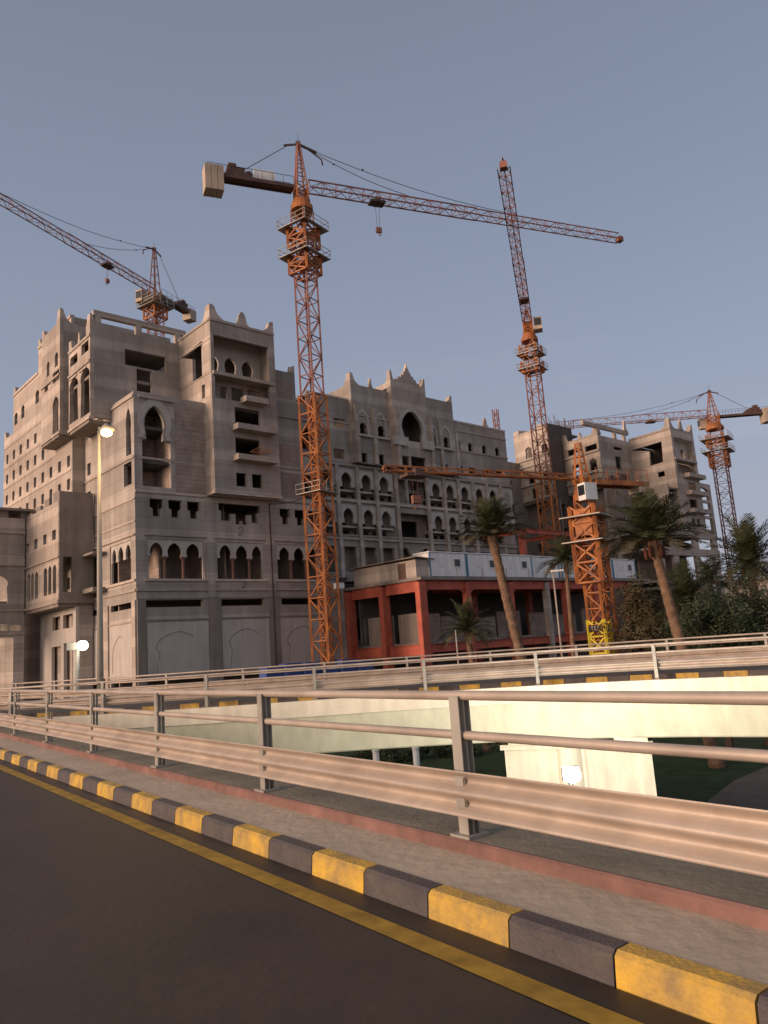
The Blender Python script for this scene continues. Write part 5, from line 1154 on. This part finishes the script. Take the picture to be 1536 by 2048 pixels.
# B: jib pointing towards the viewer
bB = at(1108, 1130, 112); bB = (bB.x, bB.y); zB = zat(bB, 1064, 650); jd, jl = tipdir(bB, zB, 1008, 342); Z_ = lambda v: zat(bB, 1070, v)
crane('orange tower crane right of centre whose jib points overhead towards the road', bB, zB, jd, jl, 5.0, 2.2, wm=1.75, zlow=Z_(960), collars=((Z_(712), Z_(690)), (Z_(745), Z_(722))), plats=((Z_(705), .6, True), (Z_(735), .6, True)), trolley=.2, cwt=(1.6, 1.8, 2.4), pend=None, turn=2.6, jw=1.35, cabinet=False, mm='crred', cab_side=-1, inner=False)
# C: behind the left wing
bC = at(325, 1330, 115); bC = (bC.x, bC.y); zC = zat(bC, 322, 590); jd, jl = tipdir(bC, zC, 0, 408); Z_ = lambda v: zat(bC, 324, v)
crane('tower crane behind the left wing of the hotel, its jib running out at left', bC, zC, jd, jl + 6, 9.0, zat(bC, 312, 500) - zC, wm=1.7, collars=((Z_(640), Z_(618)),), plats=((Z_(618), .9, False), (Z_(605), .8, True)), trolley=.28, hook=2.2, cwt=(1.6, 1.6, 1.8), pend=(.4, .8), turn=2.0, cabinet=False)
# D: far right
bD = at(1487, 1240, 150); bD = (bD.x, bD.y); zD = zat(bD, 1425, 836); jd, jl = tipdir(bD, zD, 1180, 855); Z_ = lambda v: zat(bD, 1436, v)
crane('tower crane standing right of the hotel against the open sky, jib pointing left', bD, zD, (jd[0], jd[1]), jl + 6, 10.5, zat(bD, 1415, 785) - zD, wm=2.2, collars=((Z_(935), Z_(905)), (Z_(895), Z_(870))), plats=((Z_(905), 1.1, False), (Z_(880), 1.1, False)), trolley=.38, cwt=(2.0, 2.0, 2.6), pend=(.45, .9), turn=2.3, jw=1.35, cabinet=False, inner=False)
# E: short one with the white cab and the bright yellow foot
bE = at(1204, 1300, 60); bE = (bE.x, bE.y); zE = zat(bE, 1170, 968); jd, jl = tipdir(bE, zE, 770, 952); Z_ = lambda v: zat(bE, 1185, v)
rE = crane('low orange tower crane with a white cab and a bright yellow foot section', bE, zE, jd, jl, 6.3, zat(bE, 1163, 885) - zE, wm=1.15, collars=((Z_(1165), Z_(1085)), (Z_(1080), Z_(1012))), plats=((Z_(1085), .75, False), (Z_(1035), .75, False)), prail=False, trolley=.86, hook=1.6, cwt=(1.2, 1.2, 1.0), pend=None, turn=1.3, head_arm=False, jm='orange', mm='orange', headm='orange', cabm='white', jw=.42, cab_side=1, coff=(.05, -1.0, .15), csz=.68, cabinet=False, step=1.2)
mb = MB(); lattice(mb, (bE[0], bE[1], GZ + .6), (bE[0], bE[1], Z_(1240)), 1.25, 1.15, .11, .2, x_=True); mb.box((bE[0] - .5, bE[1] - .62, Z_(1255)), (.8, .08, .35), .3); mb.build('foot_section', 'cryel', rE)
mb = MB(); lattice(mb, (bE[0] + 1.05, bE[1] + .1, GZ + .6), (bE[0] + 1.05, bE[1] + .1, Z_(1160)), .5, .9, .05, .09); mb.build('ladder_cage', 'orange', rE)
mb = MB()
for sx, sy, dx, dy in ((0, -1, 1.3, .05), (0, 1, 1.3, .05), (-1, 0, .05, 1.3), (1, 0, .05, 1.3)):
    q = Vector((sx * .86 * cos(-.6) - sy * .86 * sin(-.6), sx * .86 * sin(-.6) + sy * .86 * cos(-.6), 0)); mb.box((bE[0] + q.x, bE[1] + q.y, (Z_(1018) + Z_(1072)) / 2), (dx, dy, Z_(1018) - Z_(1072)), -.6)
mb.build('guard_sheet', 'orange', rE)
def sign_number(txt, pos, size, m, parent, rz):   # painted site number on the foot section
    cu = bpy.data.curves.new('number', 'FONT'); cu.body = txt; cu.size = size; cu.extrude = .01; cu.align_x = 'CENTER'
    o = bpy.data.objects.new('number', cu); me = bpy.data.meshes.new_from_object(o); bpy.data.objects.remove(o); ob = bpy.data.objects.new('number', me); col.objects.link(ob)
    me.materials.append(M[m]); me.transform(Matrix.Translation(Vector(pos)) @ Matrix.Rotation(rz, 4, 'Z') @ Matrix.Rotation(radians(90), 4, 'X')); link_parent(ob, parent); return ob
mb = MB(); mb.box((bE[0] - .55, bE[1] - .75, Z_(1257)), (.95, .05, .5), .25); mb.build('number_plate', 'crdark', rE)
sign_number('TE3', (bE[0] - .54, bE[1] - .80, Z_(1257) - .15), .45, 'white', rE, .25)
# tip of one more jib mast far behind the roofs
pz = at(1019, 815, 150); pg = at(1023, 1150, 150); far = empty('crane_mast', 'thin pale red lattice mast end rising far behind the hotel roof', 'crane mast', (pg.x, pg.y, GZ))
mb = MB(); lattice(mb, (pg.x, pg.y, GZ), (pg.x, pg.y, pz.z), .9, 1.1, .08, .14); mb.build('mast', 'crred', far)

# ------------------------------------------------------------------ palms, trees, shrubs
def palm(label, u0, v0, u1, v1, D, crown_r, tr, nf=46, up=.75, dry=False, seed=1, dates=False, spread=98):
    rnd = random.Random(seed); b_ = at(u0, v0, D); t_ = at(u1, v1, D); lean = Vector((t_.x - b_.x, t_.y - b_.y, 0)); 
    hgt = t_.z - GZ; f = hgt / max(1, t_.z - b_.z); base = Vector((t_.x, t_.y, 0)) - lean * f; base.z = GZ
    root = empty('palm_tree', label, 'palm tree', tuple(base), 'palm trees in front of the building site')
    pts = []; rs = []
    n = 46
    for i in range(n + 1):
        k = i / n; p = base.lerp(Vector((t_.x, t_.y, t_.z)), k) + Vector((lean.x, lean.y, 0)) * (.12 * sin(pi * k)) * 1.0
        pts.append(p); rs.append(tr * (1.12 - .35 * k + (.25 if k < .04 else 0)) * (1.0 + (.09 if i % 2 else -.04)) * (1.25 if k > .93 else 1))
    MB().tube(pts, rs, 12).build('trunk', 'trunk', root)
    m1 = MB(); m2 = MB(); c = Vector(pts[-1])
    for i in range(nf):
        az_ = 2 * pi * (i * .381966) + rnd.uniform(-.2, .2); e_ = radians(86) - (i / nf) ** up * radians(spread) + rnd.uniform(-.1, .1); Ln = crown_r * rnd.uniform(.85, 1.12); mbx = m2 if (i > nf * .82) else m1
        d = Vector((cos(az_) * cos(e_), sin(az_) * cos(e_), sin(e_))); p = c + d * .15; seg = 12; path = [p]; 
        for k in range(seg):
            d = (d + Vector((0, 0, -.065 - .05 * k / seg))).normalized(); p = p + d * Ln / seg; path.append(p)
        mbx.tube(path, [.035 * (1 - .8 * k / seg) for k in range(seg + 1)], 4, cap=False)
        for k in range(1, seg * 2 + 1):
            t = k / (seg * 2); j = min(seg - 1, int(t * seg)); q = path[j].lerp(path[j + 1], t * seg - j); dd = (path[j + 1] - path[j]).normalized(); sd = dd.cross(Vector((0, 0, 1)))
            if sd.length < .05: sd = Vector((1, 0, 0))
            sd.normalize(); upv = sd.cross(dd)
            ll = crown_r * .30 * (sin(pi * (t * .82 + .14)) ** .6) * rnd.uniform(.8, 1.15)
            for sg in (-1, 1):
                tip = q + (sd * sg * .72 + dd * .62 + upv * rnd.uniform(.0, .38) + Vector((0, 0, -.12))).normalized() * ll
                wv = dd * crown_r * .012; mid = q.lerp(tip, .5); mbx.add([q - wv, q + wv, mid + wv * 1.3, tip, mid - wv * 1.2], [(0, 1, 2, 3, 4)])
    m1.build('crown', 'frond', root, recalc=False); m2.build('dry_fronds', 'frond2', root, recalc=False)
    if dates:
        for k in range(5):
            m = MB(); a = k * 1.3; p = c + Vector((cos(a) * .45, sin(a) * .45, -.55))
            m.tube([p + Vector((0, 0, .3)), p + Vector((0, 0, .1)), p + Vector((0, 0, -.2)), p + Vector((0, 0, -.42))], [.04, .10, .12, .04], 9); m.tube([c, c + Vector((cos(a) * .35, sin(a) * .35, .05)), p], .025, 5); m.build('date_bunch', 'dates', root)
    return root
palm('tall leaning palm in front of the white site cabins, its crown before the hotel centre', 1050, 1322, 984, 1072, 46, 2.3, .30, nf=56, up=.8, seed=3, spread=72)
palm('tall palm with a date cluster under its crown, before the right wing of the hotel', 1370, 1305, 1306, 1082, 43, 2.75, .29, nf=62, up=.8, seed=5, dates=True, spread=76)
palm('dark spreading palm at the right edge of the picture, under the right crane', 1516, 1230, 1500, 1128, 60, 3.2, .32, nf=54, up=.9, seed=8, dates=True)
palm('small young palm before the thick red column of the steel frame', 947, 1335, 934, 1262, 52, 2.0, .22, nf=40, up=.85, seed=11)
palm('small pale palm crown behind the thin lamp post, left of the yellow crane foot', 1146, 1300, 1131, 1122, 68, 2.4, .2, nf=40, up=.8, seed=14)
palm('bushy green palm just right of the leaning date palm trunk', 1378, 1310, 1374, 1212, 56, 2.7, .28, nf=52, up=.95, seed=17)
palm('short palm at the right behind the dark bushes, near the foot of the crane', 1424, 1260, 1420, 1165, 75, 2.3, .2, nf=36, up=.9, seed=21)

def leafy(label, u, v, D, blobs, m='leaf', group='bushy trees beside the building site', n=1500, ls=.22, seed=1, name='tree', cat='tree', trunk=True):
    rnd = random.Random(seed); c = at(u, v, D); root = empty(name, label, cat, (c.x, c.y, GZ), group)
    cr = MB(); lb = MB()
    for (du, dv, r, dd) in blobs:
        p = at(u + du, v + dv, D + dd); 
        if trunk: lb.tube([(c.x, c.y, GZ), (c.x + (p.x - c.x) * .3, c.y + (p.y - c.y) * .3, GZ + (p.z - GZ) * .55), tuple(p)], [.2, .13, .04], 6)
        sub_ = [(p + Vector((rnd.gauss(0, r * .42), rnd.gauss(0, r * .42), rnd.gauss(0, r * .38))), r * rnd.uniform(.25, .5)) for _ in range(13)]
        for q, rr in sub_:
            for _ in range(int(n / 13)):
                d = Vector((rnd.gauss(0, 1), rnd.gauss(0, 1), rnd.gauss(0, 1))).normalized(); x = q + d * rr * rnd.uniform(.35, 1.15) ** .6
                a = Vector((rnd.gauss(0, 1), rnd.gauss(0, 1), rnd.gauss(0, .6))).normalized() * ls * rnd.uniform(.6, 1.3); b = a.cross(d).normalized() * ls * .42
                cr.add([x - a * .5, x + b * .5, x + a * .5, x - b * .5], [(0, 1, 2, 3)])
    if trunk: lb.build('trunk', 'bark', root)
    cr.build('crown' if trunk else 'foliage', m, root, recalc=False); return root
leafy('broad brownish green tree left of the leaning date palm trunk', 1262, 1225, 58, [(2, 28, 1.3, 0), (15, -30, 1.5, 1), (45, 5, 1.7, 0), (25, 25, 1.7, -1), (50, 45, 1.6, 0), (0, -5, 1.2, 1)], 'leaf2', seed=2)
leafy('dark dense tree mass at the right edge behind the ramp railing', 1500, 1225, 50, [(-55, 25, 2.0, 0), (-20, -5, 2.0, 1), (20, -15, 2.2, 0), (-5, 35, 2.3, -1), (50, 5, 2.3, 1), (-60, 50, 1.6, 0), (60, 45, 2, 0)], 'leaf', seed=4, n=1900)
leafy('dark round tree between the two right palms, behind the railing', 1425, 1245, 47, [(-25, 20, 1.6, 0), (15, 0, 1.7, 0), (-10, -20, 1.2, 1), (20, 30, 1.6, 0)], 'leaf', seed=6, n=1700)
leafy('low brown shrubs under the broad tree, right of the yellow crane foot', 1275, 1290, 50, [(-8, 2, .9, 0), (18, -8, 1.0, 0), (48, 0, 1.1, 0)], 'leaf2', seed=9, name='shrub', cat='shrub', trunk=False, n=1500, group='shrubs by the building site')
leafy('low dark shrubs beneath the bushy green palm, behind the railing', 1370, 1290, 49, [(-25, 0, 1.1, 0), (10, -8, 1.2, 0), (45, 0, 1.2, 0)], 'leaf', seed=10, name='shrub', cat='shrub', trunk=False, n=1500, group='shrubs by the building site')
leafy('dark hedge on the lawn seen under the ramp bridge, behind the white bollards', 860, 1500, 50, [(-130, 12, 1.3, 0), (-80, 10, 1.2, 0), (-25, 8, 1.3, 0), (30, 8, 1.3, 0), (85, 6, 1.3, 0)], 'leaf', seed=12, name='hedge', cat='hedge', trunk=False, n=1500, group='shrubs by the building site')
# thin posts along the site
def post(label, u, v0, v1, D, r, head=False, u1=None):
    a = at(u, v0, D); t = at(u1 or u, v1, D); root = empty('light_pole' if head else 'pole', label, 'pole', (a.x, a.y, GZ), 'thin pale poles along the site')
    MB().tube([(a.x, a.y, GZ), (a.x, a.y, t.z)], [r, r * .7], 10).build('shaft', 'galv', root, smooth=True)
    m = MB(); m.box((a.x, a.y, GZ + .15), (.5, .5, .3)); m.build('base', 'conc', root)
    if head: m = MB(); m.box((a.x + .3, a.y - .1, t.z + .05), (.9, .3, .14)); m.build('lamp_head', 'white', root)
    return root
post('thin pale post before the red frame, beside the small young palm', 917, 1330, 1260, 44, .055)
post('tall thin pale post in front of the red frame, right of the leaning palm', 1126, 1330, 1142, 58, .085, head=True)
# blue tarpaulin and boards by the foot of the big crane
tb = at(610, 1352, 70); tp_r = empty('tarpaulin', 'blue tarpaulin over low stacked boards at the foot of the big crane', 'tarpaulin', (tb.x, tb.y, GZ))
mb = MB(); rnd = random.Random(5)
for k in range(6): mb.box((tb.x + k * 1.6 - 3, tb.y + k * .9, GZ + 3.0 + rnd.uniform(-.2, .2)), (1.7, 1.2, 6 + rnd.uniform(-.3, .3)), .75)
mb.build('cover', 'tarp', tp_r)
# temporary cable from the big crane to the corner block
ca_, cb_ = H.P(14.0, -.2, 15.0), at(618, 992, 74)
mb = MB(); mb.tube([ca_.lerp(cb_, k / 10) + Vector((0, 0, -.25 * sin(pi * k / 10))) for k in range(11)], .05, 6); mb.tube([H.P(13.9, -.22, 15.05), H.P(13.9, -.22, -2)], .07, 6)
tag(mb.build('site_cable', 'crdark'), 'dark site cable sagging from the hotel wall to the big crane mast', 'cable')
# distant low buildings at the right edge and far along the horizon
for i, (u, v, D, w_, h_, lab) in enumerate(((1548, 1160, 120, 9, 14, 'pale distant house at the right edge behind the dark palm'), (1478, 1190, 135, 5, 9, 'small distant house between the right crane and the palm'))):
    p = at(u, v, D); r = empty('distant_house', lab, 'house', (p.x, p.y, GZ), 'distant houses at the right'); hh_ = p.z - GZ
    m = MB(); m.box((p.x, p.y, GZ + hh_ / 2), (w_, w_, hh_), .5); m.build('wall', 'conc2', r)
    m = MB(); m.box((p.x, p.y, p.z + .1), (w_ + .5, w_ + .5, .25), .5); m.build('roof', 'conc3', r)
    for k in range(3):
        m = MB(); m.box((p.x - w_ * .25 + k * w_ * .25 - .24 * w_ * .1, p.y - w_ * .5 - .35 + k * w_ * .13, p.z - 2.5), (1.0, .3, 1.4), .5); m.build('window', 'glassdk', r)
#--PART7--
